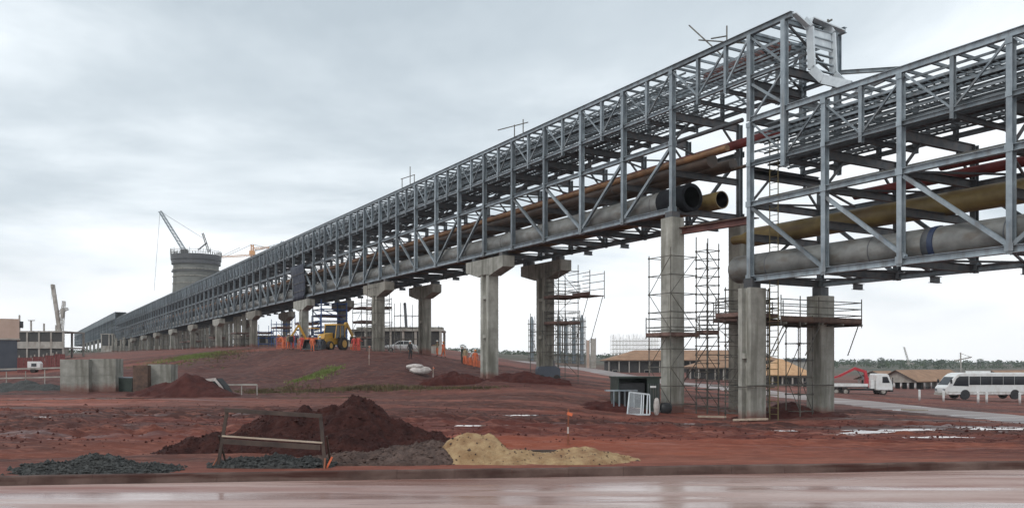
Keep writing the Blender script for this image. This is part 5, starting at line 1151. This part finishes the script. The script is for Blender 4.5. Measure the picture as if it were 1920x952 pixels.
def digger():
    p = G(622, 90); t = thing('backhoe_loader', 'yellow backhoe loader with a wide black front bucket, between the third piers', 'digger', p, rad(-115))
    # faces local +x
    MB().prism([(-1.4, .7), (-1.4, 1.2), (.2, 1.3), (1.6, 1.25), (1.9, .9), (1.8, .6)], -.5, .5).build('chassis', M['yellow'], t)
    h = MB().prism([(.3, 1.3), (.35, 1.85), (1.7, 1.65), (1.85, 1.2)], -.42, .42).build('bonnet', M['yellow'], t)
    c = MB().prism([(-1.3, 1.25), (-1.2, 2.65), (.1, 2.65), (.4, 1.3)], -.72, .72).build('cab_glass', M['glass'], t)
    MB().box(-1.3, .2, -.82, .82, 2.65, 2.8).build('cab_roof', M['yellow'], t)
    for s in (-1, 1):
        for a, b in (((-1.3, 1.25), (-1.2, 2.66)), ((-.5, 1.25), (-.5, 2.66)), ((.42, 1.25), (.12, 2.66))): MB().bar((a[0], s * .74, a[1]), (b[0], s * .74, b[1]), .07, .07).build('cab_pillar', M['yellow'], t)
        wheel(t, -.8, s * .85, .72, .45, M['yellow']); wheel(t, 1.35, s * .8, .48, .32, M['yellow'])
        MB().bar((.5, s * .45, 1.35), (2.7, s * .5, .55), .14, .2).build('loader_arm', M['yellow'], t)
    MB().prism([(2.6, .1), (3.35, .05), (3.3, .15), (2.85, .25), (2.75, .75), (3.0, 1.05), (2.85, 1.1), (2.55, .8)], -1.2, 1.2).build('front_bucket', M['black'], t)
    for s in (-1, 1): MB().prism([(2.6, .1), (3.35, .05), (3.0, 1.05), (2.6, .85)], s * 1.2 - .02, s * 1.2 + .02).build('bucket_cheek', M['black'], t)
    MB().bar((-1.4, 0, 1.0), (-2.3, .2, 3.0), .22, .32).build('boom', M['yellow'], t); MB().bar((-2.3, .2, 3.0), (-3.4, .3, 1.5), .18, .26).build('dipper', M['yellow'], t)
    MB().prism([(-3.7, .8), (-3.2, .8), (-3.1, 1.5), (-3.5, 1.6)], .05, .6).build('rear_bucket', M['black'], t)
    p = G(588, 91); t = thing('mini_digger', 'small orange excavator left of the backhoe loader', 'digger', p, rad(-150))
    MB().box(-.8, .8, -.65, .65, .5, 1.2).build('body', M['orng'], t)
    for s in (-1, 1): MB().prism([(-.9, .1), (.9, .1), (1.1, .3), (.9, .5), (-.9, .5), (-1.1, .3)], s * .6 - .15, s * .6 + .15).build('track', M['rubber'], t)
    MB().box(-.5, .4, -.55, .55, 2.15, 2.25).build('canopy', M['yellow'], t)
    for sx in (-.4, .3):
        for s in (-1, 1): MB().box(sx - .03, sx + .03, s * .5 - .03, s * .5 + .03, 1.2, 2.15).build('canopy_post', M['black'], t)
    MB().bar((.8, 0, 1.0), (1.6, 0, 2.5), .16, .22).build('boom', M['yellow'], t); MB().bar((1.6, 0, 2.5), (2.4, 0, 1.3), .14, .18).build('dipper', M['yellow'], t)
    MB().prism([(2.2, .8), (2.6, .7), (2.6, 1.25), (2.3, 1.35)], -.25, .25).build('bucket', M['black'], t)
digger()
def fence_posts():
    first = None
    for i, (px, d, lab) in enumerate(((1724, 96, 'thin white marker post left of the midibus front'), (1769, 92, 'white marker post before the midibus nose'), (1834, 92, 'white marker post between the midibus wheels'), (1850, 93, 'slim grey post close right of a white marker post'), (1912, 92, 'white marker post at the right picture edge'), (1722, 100, ''))[:5]):
        p = G(px, d)
        if first is None:
            first = thing('marker_post', lab, 'post', p, 0, 'marker posts before the bus')
            MB().box(-.09, .09, -.09, .09, -.2, 1.25).build('shaft', M['white'], first); MB().prism([(-.1, 1.25), (.1, 1.25), (.05, 1.35), (-.05, 1.35)], -.1, .1).build('cap', M['white'], first)
        else: copy_tree(first, p, label=lab)
fence_posts()

# ------------------------------------------------------------ houses and buildings
def tiled_house(label, x0, x1, d, eave_y, ridge_y, depth, tile, rz=0.0, hip=(True, True), gable_m=None, wall_in=.8, ov=.9, posts=0, colm=None):
    a = G(x0, d); b = G(x1, d); g = min(a.z, b.z, gz((a.x + b.x) / 2, d)); L = b.x - a.x
    ze = CAMZ + (HY - eave_y) / F * d - g; zr = CAMZ + (HY - ridge_y) / F * d - g
    t = thing('tiled_house', label, 'house', ((a.x + b.x) / 2, d + depth / 2, g), rz); h = L / 2; D = depth / 2
    hl = h - (D if hip[0] else 0); hr = h - (D if hip[1] else 0)
    vs = [(-h, -D, ze), (h, -D, ze), (h, D, ze), (-h, D, ze), (-hl, 0, zr), (hr, 0, zr)]
    lo = [(x, y, z - .16) for x, y, z in vs]
    fs = [(0, 1, 5, 4), (2, 3, 4, 5), (1, 2, 5), (3, 0, 4)]; n = 6
    MB().add(vs + lo, fs + [tuple(i + n for i in f[::-1]) for f in fs] + [(0, 6, 7, 1), (1, 7, 8, 2), (2, 8, 9, 3), (3, 9, 6, 0)]).build('roof', tile, t)
    MB().box(-h, h, -D - .03, -D + .02, ze - .34, ze - .17).box(h - .02, h + .03, -D, D, ze - .34, ze - .17).box(-h - .03, -h + .02, -D, D, ze - .34, ze - .17).build('fascia', M['fascia'], t)
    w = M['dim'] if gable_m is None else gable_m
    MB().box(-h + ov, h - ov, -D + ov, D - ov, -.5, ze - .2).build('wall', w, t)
    if posts:
        for k in range(posts):
            x = -h + .5 + (L - 1) * k / (posts - 1); MB().box(x - .12, x + .12, -D + .2, -D + .44, -.3, ze - .35).build('veranda_post', colm or M['plaster'], t)
    n = max(2, int(L / 6))
    for k in range(n):
        x = -h + 2 + (L - 4) * k / (n - 1); o = MB().box(x - .6, x + .6, -D + ov - .06, -D + ov - .02, .9, 1.9).build('window', M['plaster'], t); MB().box(x - .5, x + .5, -D + ov - .08, -D + ov - .06, 1.0, 1.8).build('pane', M['glass'], o)
    return t
tiled_house('long low building with a hipped brown clay tile roof behind the square pier', 1138, 1470, 198, 674, 655, 15, M['tile'], 0, posts=18)
tiled_house('lower tiled shed in front of the long hipped building', 1290, 1440, 165, 688, 676, 7, M['tile'], 0, posts=10)
tiled_house('small building with a bright new orange tile hip roof by the short pier', 1425, 1530, 148, 702, 672, 9, M['tilel'], 0, posts=6)
def gable_house(label, px, d, w, L, eave_y, ridge_y, rz, gm):
    g = G(px, d); ze = CAMZ + (HY - eave_y) / F * d - g.z; zr = CAMZ + (HY - ridge_y) / F * d - g.z
    t = thing('tiled_house', label, 'house', g, rz); h = w / 2
    # gable faces local -y, roof runs along +y
    for s in (-1, 1):
        MB().add([(0, -.6, zr), (s * (h + .5), -.6, ze - .2), (s * (h + .5), L, ze - .2), (0, L, zr), (0, -.6, zr - .16), (s * (h + .5), -.6, ze - .36), (s * (h + .5), L, ze - .36), (0, L, zr - .16)], [(0, 1, 2, 3), (7, 6, 5, 4), (0, 4, 5, 1), (1, 5, 6, 2), (2, 6, 7, 3)]).build('roof_slope', M['tile'], t)
        MB().bar((0, -.66, zr - .08), (s * (h + .5), -.66, ze - .28), .08, .3, up=(0, 1, 0)).build('barge_board', M['fascia'], t)
    MB().prism([(-h, ze - .3), (0, zr - .25), (h, ze - .3), (h, ze - .45), (-h, ze - .45)], -.1, .05).build('gable', gm, t)
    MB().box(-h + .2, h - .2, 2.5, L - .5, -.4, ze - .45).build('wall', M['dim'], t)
    for x in np.linspace(-h + .3, h - .3, 6): MB().box(x - .15, x + .15, .1, .4, -.4, ze - .45).build('veranda_post', M['white'], t)
    for y in np.linspace(3, L - .6, 8): MB().box(h - .1, h + .15, y, y + .3, -.4, ze - .45).build('veranda_post', M['white'], t)
    MB().box(h - .3, h - .2, 3, L - 1, .3, 1.3).build('low_wall', M['plaster'], t)
gable_house('gabled tiled house with white veranda posts behind the crane truck', 1682, 168, 7.6, 22, 712, 693, rad(-52), M['plaster'])
gable_house('gabled tiled house with brown roof behind the midibus', 1862, 175, 7.5, 20, 712, 694, rad(-60), M['plaster'])
gable_house('pale gabled house between the red crane and the gabled tiled house', 1637, 190, 7, 12, 708, 695, rad(-40), M['plaster'])
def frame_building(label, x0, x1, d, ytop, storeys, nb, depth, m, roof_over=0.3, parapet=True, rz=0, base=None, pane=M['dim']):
    a = G(x0, d); b = G(x1, d); g = min(a.z, b.z); L = b.x - a.x; H = CAMZ + (HY - ytop) / F * d - g
    t = thing('concrete_building', label, 'building', (a.x, d, g), rz); fh = H / storeys
    for s in range(storeys + 1): MB().box(-roof_over, L + roof_over, -.15, depth, fh * s - .3, fh * s + (.02 if s < storeys else .0)).build('floor_slab', m, t)
    for k in range(nb + 1):
        x = L * k / nb
        for y in (0, depth - .4): MB().box(x - .2, x + .2, y, y + .4, 0, H - .3).build('upright', m, t)
    for s in range(storeys):
        for k in range(nb):
            if (k * 7 + s * 3) % 9 == 4 and storeys > 1: continue
            x0_, x1_ = L * k / nb + .2, L * (k + 1) / nb - .2
            MB().box(x0_, x1_, .12, .3, fh * s + .02, fh * s + fh * .34).build('sill_wall', m, t)
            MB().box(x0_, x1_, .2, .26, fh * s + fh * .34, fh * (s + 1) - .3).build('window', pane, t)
    return t, L, H
t, L, H = frame_building('low unfinished concrete building with dark openings behind the second piers', 662, 826, 140, 617, 1, 7, 8, M['plaster'])
MB().box(0, L, 3, 7, H, H + .5).build('roof_deck', M['concd'], t)
for k in range(9): MB().tube((1 + k * 1.6, 3, H), (1 + k * 1.6, 3, H + random.uniform(.5, 1.1)), .05, 5).build('rebar', M['dsteel'], t)
t, L, H = frame_building('grey concrete frame building with two rows of openings at the left', 28, 118, 205, 620, 2, 4, 10, M['plaster'])
for x, h_ in ((1.0, 3.8), (3.8, 2.6), (6.9, 1.8), (9.8, 1.4)): MB().box(x - .15, x + .15, 0, .3, H, H + h_).build('starter_column', M['plaster'], t)
MB().box(3.1, 4.7, 0, .3, H + 2.4, H + 2.6).build('starter_head', M['plaster'], t)
t, L, H = frame_building('open concrete frame behind the fourth and fifth pier pairs', 440, 560, 170, 628, 1, 8, 8, M['concd'])
t, L, H = frame_building('long grey concrete frame behind the far piers', 190, 420, 330, 625, 1, 16, 10, M['plaster'])
p = G(5, 118); t = thing('clad_building', 'salmon clad building over a slate grey lower storey, at the left edge', 'building', p, rad(31))
b0 = CAMZ + (HY - 634) / F * 118 - p.z; b1 = CAMZ + (HY - 597) / F * 118 - p.z
MB().box(-10, 1.75, 0, 9, -1, b0).build('lower_wall', M['cladg'], t); MB().box(-10, 2.0, -.15, 9.2, b0 + .003, b1).build('upper_wall', M['clad'], t); MB().box(-10, 2.1, -.2, 9.3, b0 - .2, b0).build('ledge', M['plaster'], t)
mb = MB()
for k in range(24): mb.box(-10 + k * .5, -9.96 + k * .5, -.03, 0, -1, b0 - .22)
mb.build('cladding_ribs', M['cladg'], t); MB().box(2.0, 2.5, .5, 1.5, b1 - 1.2, b1 - .3).build('duct', M['dsteel'], t)
for i, (x0, x1, lab) in enumerate(((32, 60, 'first of four red barrier panels, beside the salmon clad building'), (61, 83, 'second red barrier panel from the left'), (84, 101, 'third red barrier panel from the left'), (102, 122, 'red barrier panel closest to the grey block stacks'))):
    a = G(x0, 112); w = (x1 - x0) / F * 112; t = thing('site_hoarding', lab, 'hoarding', a); mb = MB()
    n = int(w / .25)
    for k in range(n): mb.box(k * w / n + .01, (k + 1) * w / n - .02, (k % 2) * .03, .06 + (k % 2) * .03, -.3, 2.0)
    mb.build('panel', mat('hoarding_red_%d' % i, (.12, .03, .03), (.2, .06, .055), .8), t); MB().box(0, w, .08, .14, 1.6, 1.72).build('batten', M['plaster'], t)
    for s in (.2, w - .2): MB().box(s - .06, s + .06, .1, .22, -.3, 2.3).build('post', M['plaster'], t)
p = G(66, 108); t = thing('site_trailer', 'small white equipment trailer before the red barrier panels', 'trailer', p, rad(12))
MB().prism([(-.75, .4), (.75, .4), (.75, 1.2), (.55, 1.45), (-.75, 1.45)], -.5, .5).build('body', M['white'], t); MB().box(-.3, .3, -.53, -.5, .8, 1.2).build('window', M['glass'], t); MB().bar((.75, 0, .45), (1.5, 0, .4), .08, .08).build('tow_bar', M['dsteel'], t)
for s_ in (-1, 1): MB().lathe((-.1, s_ * .55, .3), [(.001, -.08), (.3, -.08), (.3, .08), (.001, .08)], 16, 'y').build('wheel', M['rubber'], t)

first = None  # dense row of slim upright concrete columns, each with a corbel
for k in range(34):
    px = 212 + k * 7.4 + random.uniform(-1.5, 1.5); d = 150 + (460 - px) * .62 + random.uniform(-4, 4); p = G(px, d)
    if first is None:
        first = thing('concrete_post', 'slim concrete post in a dense row beyond the far end of the rack', 'concrete post', p, 0, 'closely set slim columns beyond the far piers')
        MB().box(-.28, .28, -.28, .28, -1, 6.4).build('shaft', M['concd'], first); MB().box(-.45, .45, -.4, .4, 5.9, 6.4).build('corbel', M['concd'], first)
    else: copy_tree(first, p, scale=(1, 1, random.uniform(.75, 1.0) * (1 - (460 - px) / 900)))
# ------------------------------------------------------------ tall things far off
def chimney():
    p = G(368, 400); t = thing('concrete_tower', 'round concrete tower under construction with a dark formwork ring at its top', 'tower', p); z = lambda y: CAMZ + (HY - y) / F * 400 - p.z
    zt = z(493)
    mb = MB(); pr = [(11.2, -5), (10.9, z(600)), (10.4, z(545)), (10.1, z(520)), (10.05, zt)]
    MB().lathe((0, 0, 0), pr, 48).build('shaft', mat('banded_concrete', (.12, .12, .108), (.20, .20, .18), .85, 0, .12, stretch=(1, 1, 2.4), streak=((.5, .5, .03), (.11, .11, .1), .6)), t, True)
    for k, y in enumerate((507, 520, 533)): MB().lathe((0, 0, z(y)), [(10.1, -.2), (10.45, -.2), (10.45, .2), (10.1, .2)], 48).build('pour_ring', M['concd'], t)
    MB().lathe((0, 0, zt), [(10.1, -1.0), (10.9, -1.0), (10.9, .6), (11.2, 1.0), (11.3, 3.3), (9.5, 3.4), (9.5, 3.2)], 48).build('formwork_ring', M['dsteel'], t)
    MB().lathe((0, 0, zt), [(10.4, -4.5), (10.9, -4.5), (10.9, -4.2), (10.4, -4.2)], 48).build('hanging_deck', M['dsteel'], t)
    rn = random.Random(4); mb = MB()
    for k in range(60):
        a = k * math.tau / 60; r = 11.3; mb.tube((r * math.cos(a), r * math.sin(a), zt + 3.3), (r * math.cos(a), r * math.sin(a), zt + 3.3 + rn.uniform(1.2, 3.2)), .09, 4)
    for q in (4.2, 5.2): mb.lathe((0, 0, zt + q), [(11.25, -.05), (11.4, -.05), (11.4, .05), (11.25, .05)], 40)
    mb.build('railing', M['scaf'], t)
    mb = MB()
    for k in range(46):
        a = k * math.tau / 46; mb.tube((9.8 * math.cos(a), 9.8 * math.sin(a), zt + 3), (9.8 * math.cos(a), 9.8 * math.sin(a), zt + 3 + rn.uniform(1, 3)), .1, 4)
    mb.build('starter_bars', M['dsteel'], t)
    q = lambda px, py: ((px - 368) / F * 400, 0, z(py))
    def lattice(nm, a, b, w, m, par, n):
        a, b = Vector(a), Vector(b); d = (b - a).normalized(); s = Vector((d.z, 0, -d.x)); mb = MB()
        for i in (-1, 1):
            for j in (-1, 1): mb.bar(a + s * i * w / 2 + Vector((0, j * w / 2, 0)), b + s * i * w / 3 + Vector((0, j * w / 3, 0)), w * .17, w * .17)
        for k in range(n):
            f0, f1 = k / n, (k + 1) / n; p0 = a.lerp(b, f0); p1 = a.lerp(b, f1); s_ = 1 if k % 2 else -1
            for j in (-1, 1): mb.bar(p0 + s * s_ * w / 2 + Vector((0, j * w / 2.2, 0)), p1 - s * s_ * w / 2 + Vector((0, j * w / 2.2, 0)), w * .1, w * .1)
        return mb.build(nm, m, par)
    c = thing('derrick_crane', 'white lattice derrick crane leaning left on top of the concrete tower', 'crane', p)
    lattice('boom', q(346, 470), q(300, 396), 1.5, M['galv'], c, 22)
    MB().box(q(346, 470)[0] - 1.5, q(346, 470)[0] + 1.5, -1.2, 1.2, zt + 3.4, z(468)).build('base', M['dsteel'], c)
    MB().tube(q(300, 396), q(289, 545), .07, 4).build('hoist_rope', M['dsteel'], c); MB().tube(q(300, 396), q(380, 446), .07, 4).build('stay_rope', M['dsteel'], c)
    lattice('mast', q(392, 473), q(380, 437), .9, M['dsteel'], c, 10); MB().bar(q(372, 468), q(388, 455), .5, .5).build('strut', M['dsteel'], c)
    p2 = G(473, 520); z2 = lambda y: CAMZ + (HY - y) / F * 520 - p2.z; q2 = lambda px, py: ((px - 473) / F * 520, 0, z2(py))
    orc = mat('crane_orange', (.6, .28, .1), (.66, .33, .14), .5)
    c = thing('tower_crane', 'orange tower crane rising behind the rack, right of the concrete tower', 'crane', p2)
    lattice('mast', (0, 0, -2), q2(473, 458), 1.9, orc, c, 30); lattice('jib', q2(476, 478), q2(412, 482), 1.1, orc, c, 20); lattice('counter_jib', q2(476, 466), q2(505, 464), 1.2, orc, c, 8)
    MB().tube(q2(473, 458), q2(422, 481), .12, 4).build('stay_rope', M['dsteel'], c); MB().tube(q2(473, 458), q2(500, 464), .12, 4).build('stay_rope', M['dsteel'], c)
    MB().tube(q2(412, 482), q2(450, 464), .12, 4).build('stay_rope', M['dsteel'], c); MB().box(-1.6, 1.6, -1, 1, z2(478), z2(470)).build('cab', orc, c)
    p3 = G(530, 560); z3 = lambda y: CAMZ + (HY - y) / F * 560 - p3.z; q3 = lambda px, py: ((px - 530) / F * 560, 0, z3(py))
    c = thing('tower_crane', 'grey tower crane just showing its jib over the rack top', 'crane', p3)
    lattice('mast', (0, 0, -2), q3(530, 452), 1.6, M['galv'], c, 26); lattice('jib', q3(530, 456), q3(478, 470), .8, M['galv'], c, 16); MB().box(-1.4, 1.4, -1, 1, z3(460), z3(454)).build('cab', M['galv'], c)
    p4 = G(120, 250); z4 = lambda y: CAMZ + (HY - y) / F * 250 - p4.z; q4 = lambda px, py: ((px - 120) / F * 250, 0, z4(py))
    c = thing('mobile_crane', 'white mobile crane with a tall straight boom and side jib, left of the rack end', 'crane', p4)
    MB().bar(q4(117, 655), q4(99, 534), .95, .75).build('boom', M['plaster'], c); MB().box(q4(97, 540)[0], q4(101, 540)[0], -.6, .6, z4(541), z4(533)).build('boom_head', M['plaster'], c)
    lattice('luffing_mast', q4(112, 655), q4(120, 564), .9, M['plaster'], c, 16); lattice('side_jib', q4(109, 586), q4(128, 578), .8, M['plaster'], c, 5); MB().box(q4(115, 590)[0], q4(120, 590)[0], -.5, .5, z4(596), z4(578)).build('winch', M['plaster'], c)
    MB().box(q4(106, 660)[0], q4(124, 660)[0], -1.4, 1.4, z4(668), z4(652)).build('carrier', M['plaster'], c); MB().tube(q4(97, 536), q4(96, 562), .04, 4).build('hoist_rope', M['dsteel'], c)
    p5 = G(763, 300); z5 = lambda y: CAMZ + (HY - y) / F * 300 - p5.z; q5 = lambda px, py: ((px - 763) / F * 300, 0, z5(py))
    c = thing('mobile_crane', 'slim raised crane boom showing over the low concrete building roof', 'crane', p5)
    MB().bar(q5(764, 650), q5(759, 568), .9, .8).build('boom', M['dsteel'], c); MB().box(-1.0, -.5, -.4, .4, z5(572), z5(567)).build('boom_head', M['dsteel'], c); MB().box(-3, 3, -1.4, 1.4, -.2, 2.4).build('carrier', M['dsteel'], c)
    p6 = G(1706, 700); z6 = lambda y: CAMZ + (HY - y) / F * 700 - p6.z; q6 = lambda px, py: ((px - 1706) / F * 700, 0, z6(py))
    c = thing('mobile_crane', 'tiny pale crane boom on the far right horizon', 'crane', p6); lattice('boom', q6(1705, 684), q6(1695, 650), 1.2, M['plaster'], c, 14); MB().box(-3, 3, -2, 2, -1, z6(680)).build('carrier', M['plaster'], c)
    p7 = G(1802, 420); z7 = lambda y: CAMZ + (HY - y) / F * 420 - p7.z; q7 = lambda px, py: ((px - 1802) / F * 420, 0, z7(py))
    c = thing('tower_crane', 'small pale mast with a short arm on the right horizon', 'crane', p7); MB().bar((0, 0, -1), q7(1801, 660), .5, .5).build('mast', M['plaster'], c); MB().bar(q7(1790, 676), q7(1822, 669), .4, .6).build('jib', M['plaster'], c); MB().bar(q7(1801, 662), q7(1820, 669), .2, .2).build('stay', M['plaster'], c)
chimney()
def vent_tower(label, px, d, ytop, w, seed):
    p = G(px, d); H = CAMZ + (HY - ytop) / F * d - p.z; t = thing('process_tower', label, 'tower', p, 0, 'scaffolded steel towers')
    MB().lathe((0, 0, 0), [(w * .33, -1), (w * .33, H * .9), (w * .22, H * .95), (w * .12, H)], 16).build('vessel', M['galv'], t, True); rn = random.Random(seed); mb = MB()
    for k in range(int(H / 2.2)):
        z = 1 + k * 2.2; o = rn.uniform(.9, 1.5) * w * .5
        for s in (-1, 1): mb.bar((-o, s * w * .5, z), (o, s * w * .5, z), .14, .22).bar((s * w * .5, -o, z), (s * w * .5, o, z), .14, .22)
    for sx in (-1, 1):
        for sy in (-1, 1): mb.bar((sx * w * .5, sy * w * .5, 0), (sx * w * .5, sy * w * .5, H * rn.uniform(.88, 1.03)), .16, .16)
    mb.build('scaffold_frame', M['scaf'], t)
for i, (px, yt, l) in enumerate(((997, 593, 'scaffolded steel tower standing apart, left of the scaffolded back pier'), (1048, 592, 'scaffolded steel tower touching the right edge of the scaffolded back pier'), (1061, 596, 'second scaffolded steel tower right of the back pier'), (1076, 594, 'third scaffolded steel tower right of the back pier'), (1091, 590, 'rightmost scaffolded steel tower, next to the pale silos'))): vent_tower(l, px, 330, yt, 2.4, i)
for px, yt, w, l in ((1102, 636, 6, 'narrow pale pink silo beside the rightmost steel tower'), (1112, 633, 9, 'wider pale silo block right of the narrow pink silo')):
    p = G(px, 260); H = CAMZ + (HY - yt) / F * 260 - p.z; W = w / F * 260 / 2
    t = thing('silo', l, 'silo', p); MB().box(-W, W, -W, W, -1, H * .97).build('body', M['clad'] if w == 6 else M['plaster'], t)
    for s in (-1, 1): MB().box(s * W - .1, s * W + .1, -W - .1, -W + .1, -1, H).build('corner_post', M['plaster'], t)
p = G(1190, 300); t = thing('rebar_frame', 'hazy cage of reinforcement and scaffold poles beyond the long hipped building', 'scaffold', p); z = lambda y: CAMZ + (HY - y) / F * 300 - p.z; rn = random.Random(5); mb = MB()
for k in range(34):
    x = (1148 + k * 2.7 - 1190) / F * 300
    for y in (0, 5): mb.bar((x, y, 0), (x, y, z(634) + rn.uniform(-.4, 1.8) + (1.2 if k > 24 else 0)), .09, .09)
mb.build('poles', M['plaster'], t); mb = MB()
for k in range(7):
    for y in (0, 5): mb.bar(((1147 - 1190) / F * 300, y, 1 + k * 1.4), ((1240 - 1190) / F * 300, y, 1 + k * 1.4), .08, .1)
mb.build('ledgers', M['plaster'], t)
# a long dark industrial shed and field clutter toward the horizon
for i, (x0, x1, d, yt, l) in enumerate(((1478, 1530, 420, 671, 'blue roofed shed behind the small orange tiled roof'), (600, 660, 260, 632, 'blue shed between the third and second piers'))):
    a = G(x0, d); w = (x1 - x0) / F * d; H = CAMZ + (HY - yt) / F * d - a.z; t = thing('shed', l, 'shed', a)
    MB().box(0, w, 0, 8, -1, H * .7).build('wall', M['plaster'], t); MB().prism([(-.5, H * .7), (w + .5, H * .7), (w * .5, H)], -.5, 8.5).build('roof', M['cladg'], t)
# ------------------------------------------------------------ clods over the churned ground
def clods():
    r = np.random.default_rng(11); n = 18000
    Y = 17 + 30 * r.random(n) ** .9; X = (r.uniform(-60, 1980, n) - CX) / F * Y
    keep = fbm(X * .5, (Y - .12 * X) * 1.4, 71, 4) > -.1; keep &= ((Y - .12 * X) > 20.5); keep &= ~((Y > 38) & (r.random(n) < .8)); X = X[keep]; Y = Y[keep]; Z = ground_h(X, Y); vs = []; fs = []; k = 0
    for x, y, z in zip(X, Y, Z):
        s = .012 + .035 * r.random() ** 3 + (.06 * r.random() if r.random() < .02 else 0); a = r.uniform(.7, 1.4, 6) * s; t = r.uniform(0, 3); c_, s_ = math.cos(t), math.sin(t); z += s * .25
        for i, (dx, dy, dz) in enumerate(((c_, s_, 0), (-c_, -s_, 0), (-s_, c_, 0), (s_, -c_, 0), (0, 0, .8), (0, 0, -.8))): vs.append((x + dx * a[i], y + dy * a[i], z + dz * a[i]))
        fs += [tuple(q + k for q in f) for f in ((0, 2, 4), (2, 1, 4), (1, 3, 4), (3, 0, 4), (2, 0, 5), (1, 2, 5), (3, 1, 5), (0, 3, 5))]; k += 6
    o = MB().add(vs, fs).build('mud_clods', M['pilem']); o['kind'] = 'stuff'; o['label'] = 'small clods of red mud scattered over the churned field'
clods()
# ------------------------------------------------------------ treeline
def treeline():
    rn = np.random.default_rng(3); mb_v = []; mb_f = []
    n = 0
    for band, (d, hgt, cnt) in enumerate(((560, 3.2, 700), (760, 5.5, 900), (1100, 7.0, 900))):
        pxs = rn.uniform(-150, 2150, cnt); ds = d * rn.uniform(.92, 1.12, cnt); X = (pxs - CX) / F * ds; Z = ground_h(X, ds)
        for x, y, z in zip(X, ds, Z):
            px = CX + F * x / y
            h = .66 * hgt * rn.uniform(.7, 1.2) * (1.0 + .5 * float(vnoise(np.array([px / 60.0]), np.array([band * 9.0]), 3)[0]))
            if rn.random() < .02: h *= 1.3
            for k in range(12):
                c = np.array([x + rn.normal(0, h * .45), y + rn.normal(0, h * .4), z + h * rn.uniform(.1, .95)]); s = h * rn.uniform(.16, .34)
                v = rn.normal(0, 1, (4, 3)); v /= np.linalg.norm(v, axis=1)[:, None]; v = c + v * s
                mb_v += [tuple(q) for q in v]; mb_f += [(n, n + 1, n + 2), (n, n + 2, n + 3), (n, n + 3, n + 1), (n + 1, n + 3, n + 2)]; n += 4
    o = MB().add(mb_v, mb_f).build('treeline', M['leaf']); o['kind'] = 'stuff'; o['label'] = 'dark green far woodland along the horizon'
treeline()

def lone_trees():
    rn = np.random.default_rng(8); n = 0
    for i, (px, d, h, lab) in enumerate(((1652, 640, 9, 'round dark tree standing above the treeline, left of the pale crane boom'), (1765, 640, 8, 'dark tree above the treeline over the midibus nose'), (1838, 660, 9, 'broad dark tree on the horizon above the midibus windows'), (1872, 650, 8, 'rightmost tall tree on the horizon'), (868, 520, 7, 'dark tree on the horizon left of the first front T-headed pier'), (1290, 600, 7, 'tree showing over the long tiled roof'))):
        h *= .72; p = G(px, d); t = thing('tree', lab, 'tree', p, 0, 'taller trees along the horizon'); MB().tube((0, 0, -.5), (.2, 0, h * .6), .35, 8, .15).build('trunk', M['wood'], t)
        vs = []; fs = []; n = 0
        for k in range(260):
            a = rn.normal(0, 1, 3); a /= np.linalg.norm(a); c = a * rn.uniform(.4, 1) ** .5 * np.array([h * .42, h * .42, h * .3]) + np.array([0, 0, h * .72]); c[0] += math.sin(k) * h * .05
            v = rn.normal(0, 1, (4, 3)); v /= np.linalg.norm(v, axis=1)[:, None]; v = c + v * h * .055; vs += [tuple(q) for q in v]; fs += [(n, n + 1, n + 2), (n, n + 2, n + 3), (n, n + 3, n + 1)]; n += 4
        MB().add(vs, fs).build('crown', M['leaf'], t)
lone_trees()
def haze():
    m = bpy.data.materials.new('damp_air'); m.use_nodes = True; nt = m.node_tree; nt.nodes.clear()
    o = nt.nodes.new('ShaderNodeOutputMaterial'); v = nt.nodes.new('ShaderNodeVolumePrincipled'); v.inputs['Color'].default_value = (.92, .95, 1, 1); v.inputs['Density'].default_value = 0.00022; v.inputs['Anisotropy'].default_value = 0.2
    nt.links.new(v.outputs[0], o.inputs['Volume'])
    b = MB().box(-9000, 9000, -40, 2760, -60, 130).build('haze', m); b['kind'] = 'stuff'
haze()
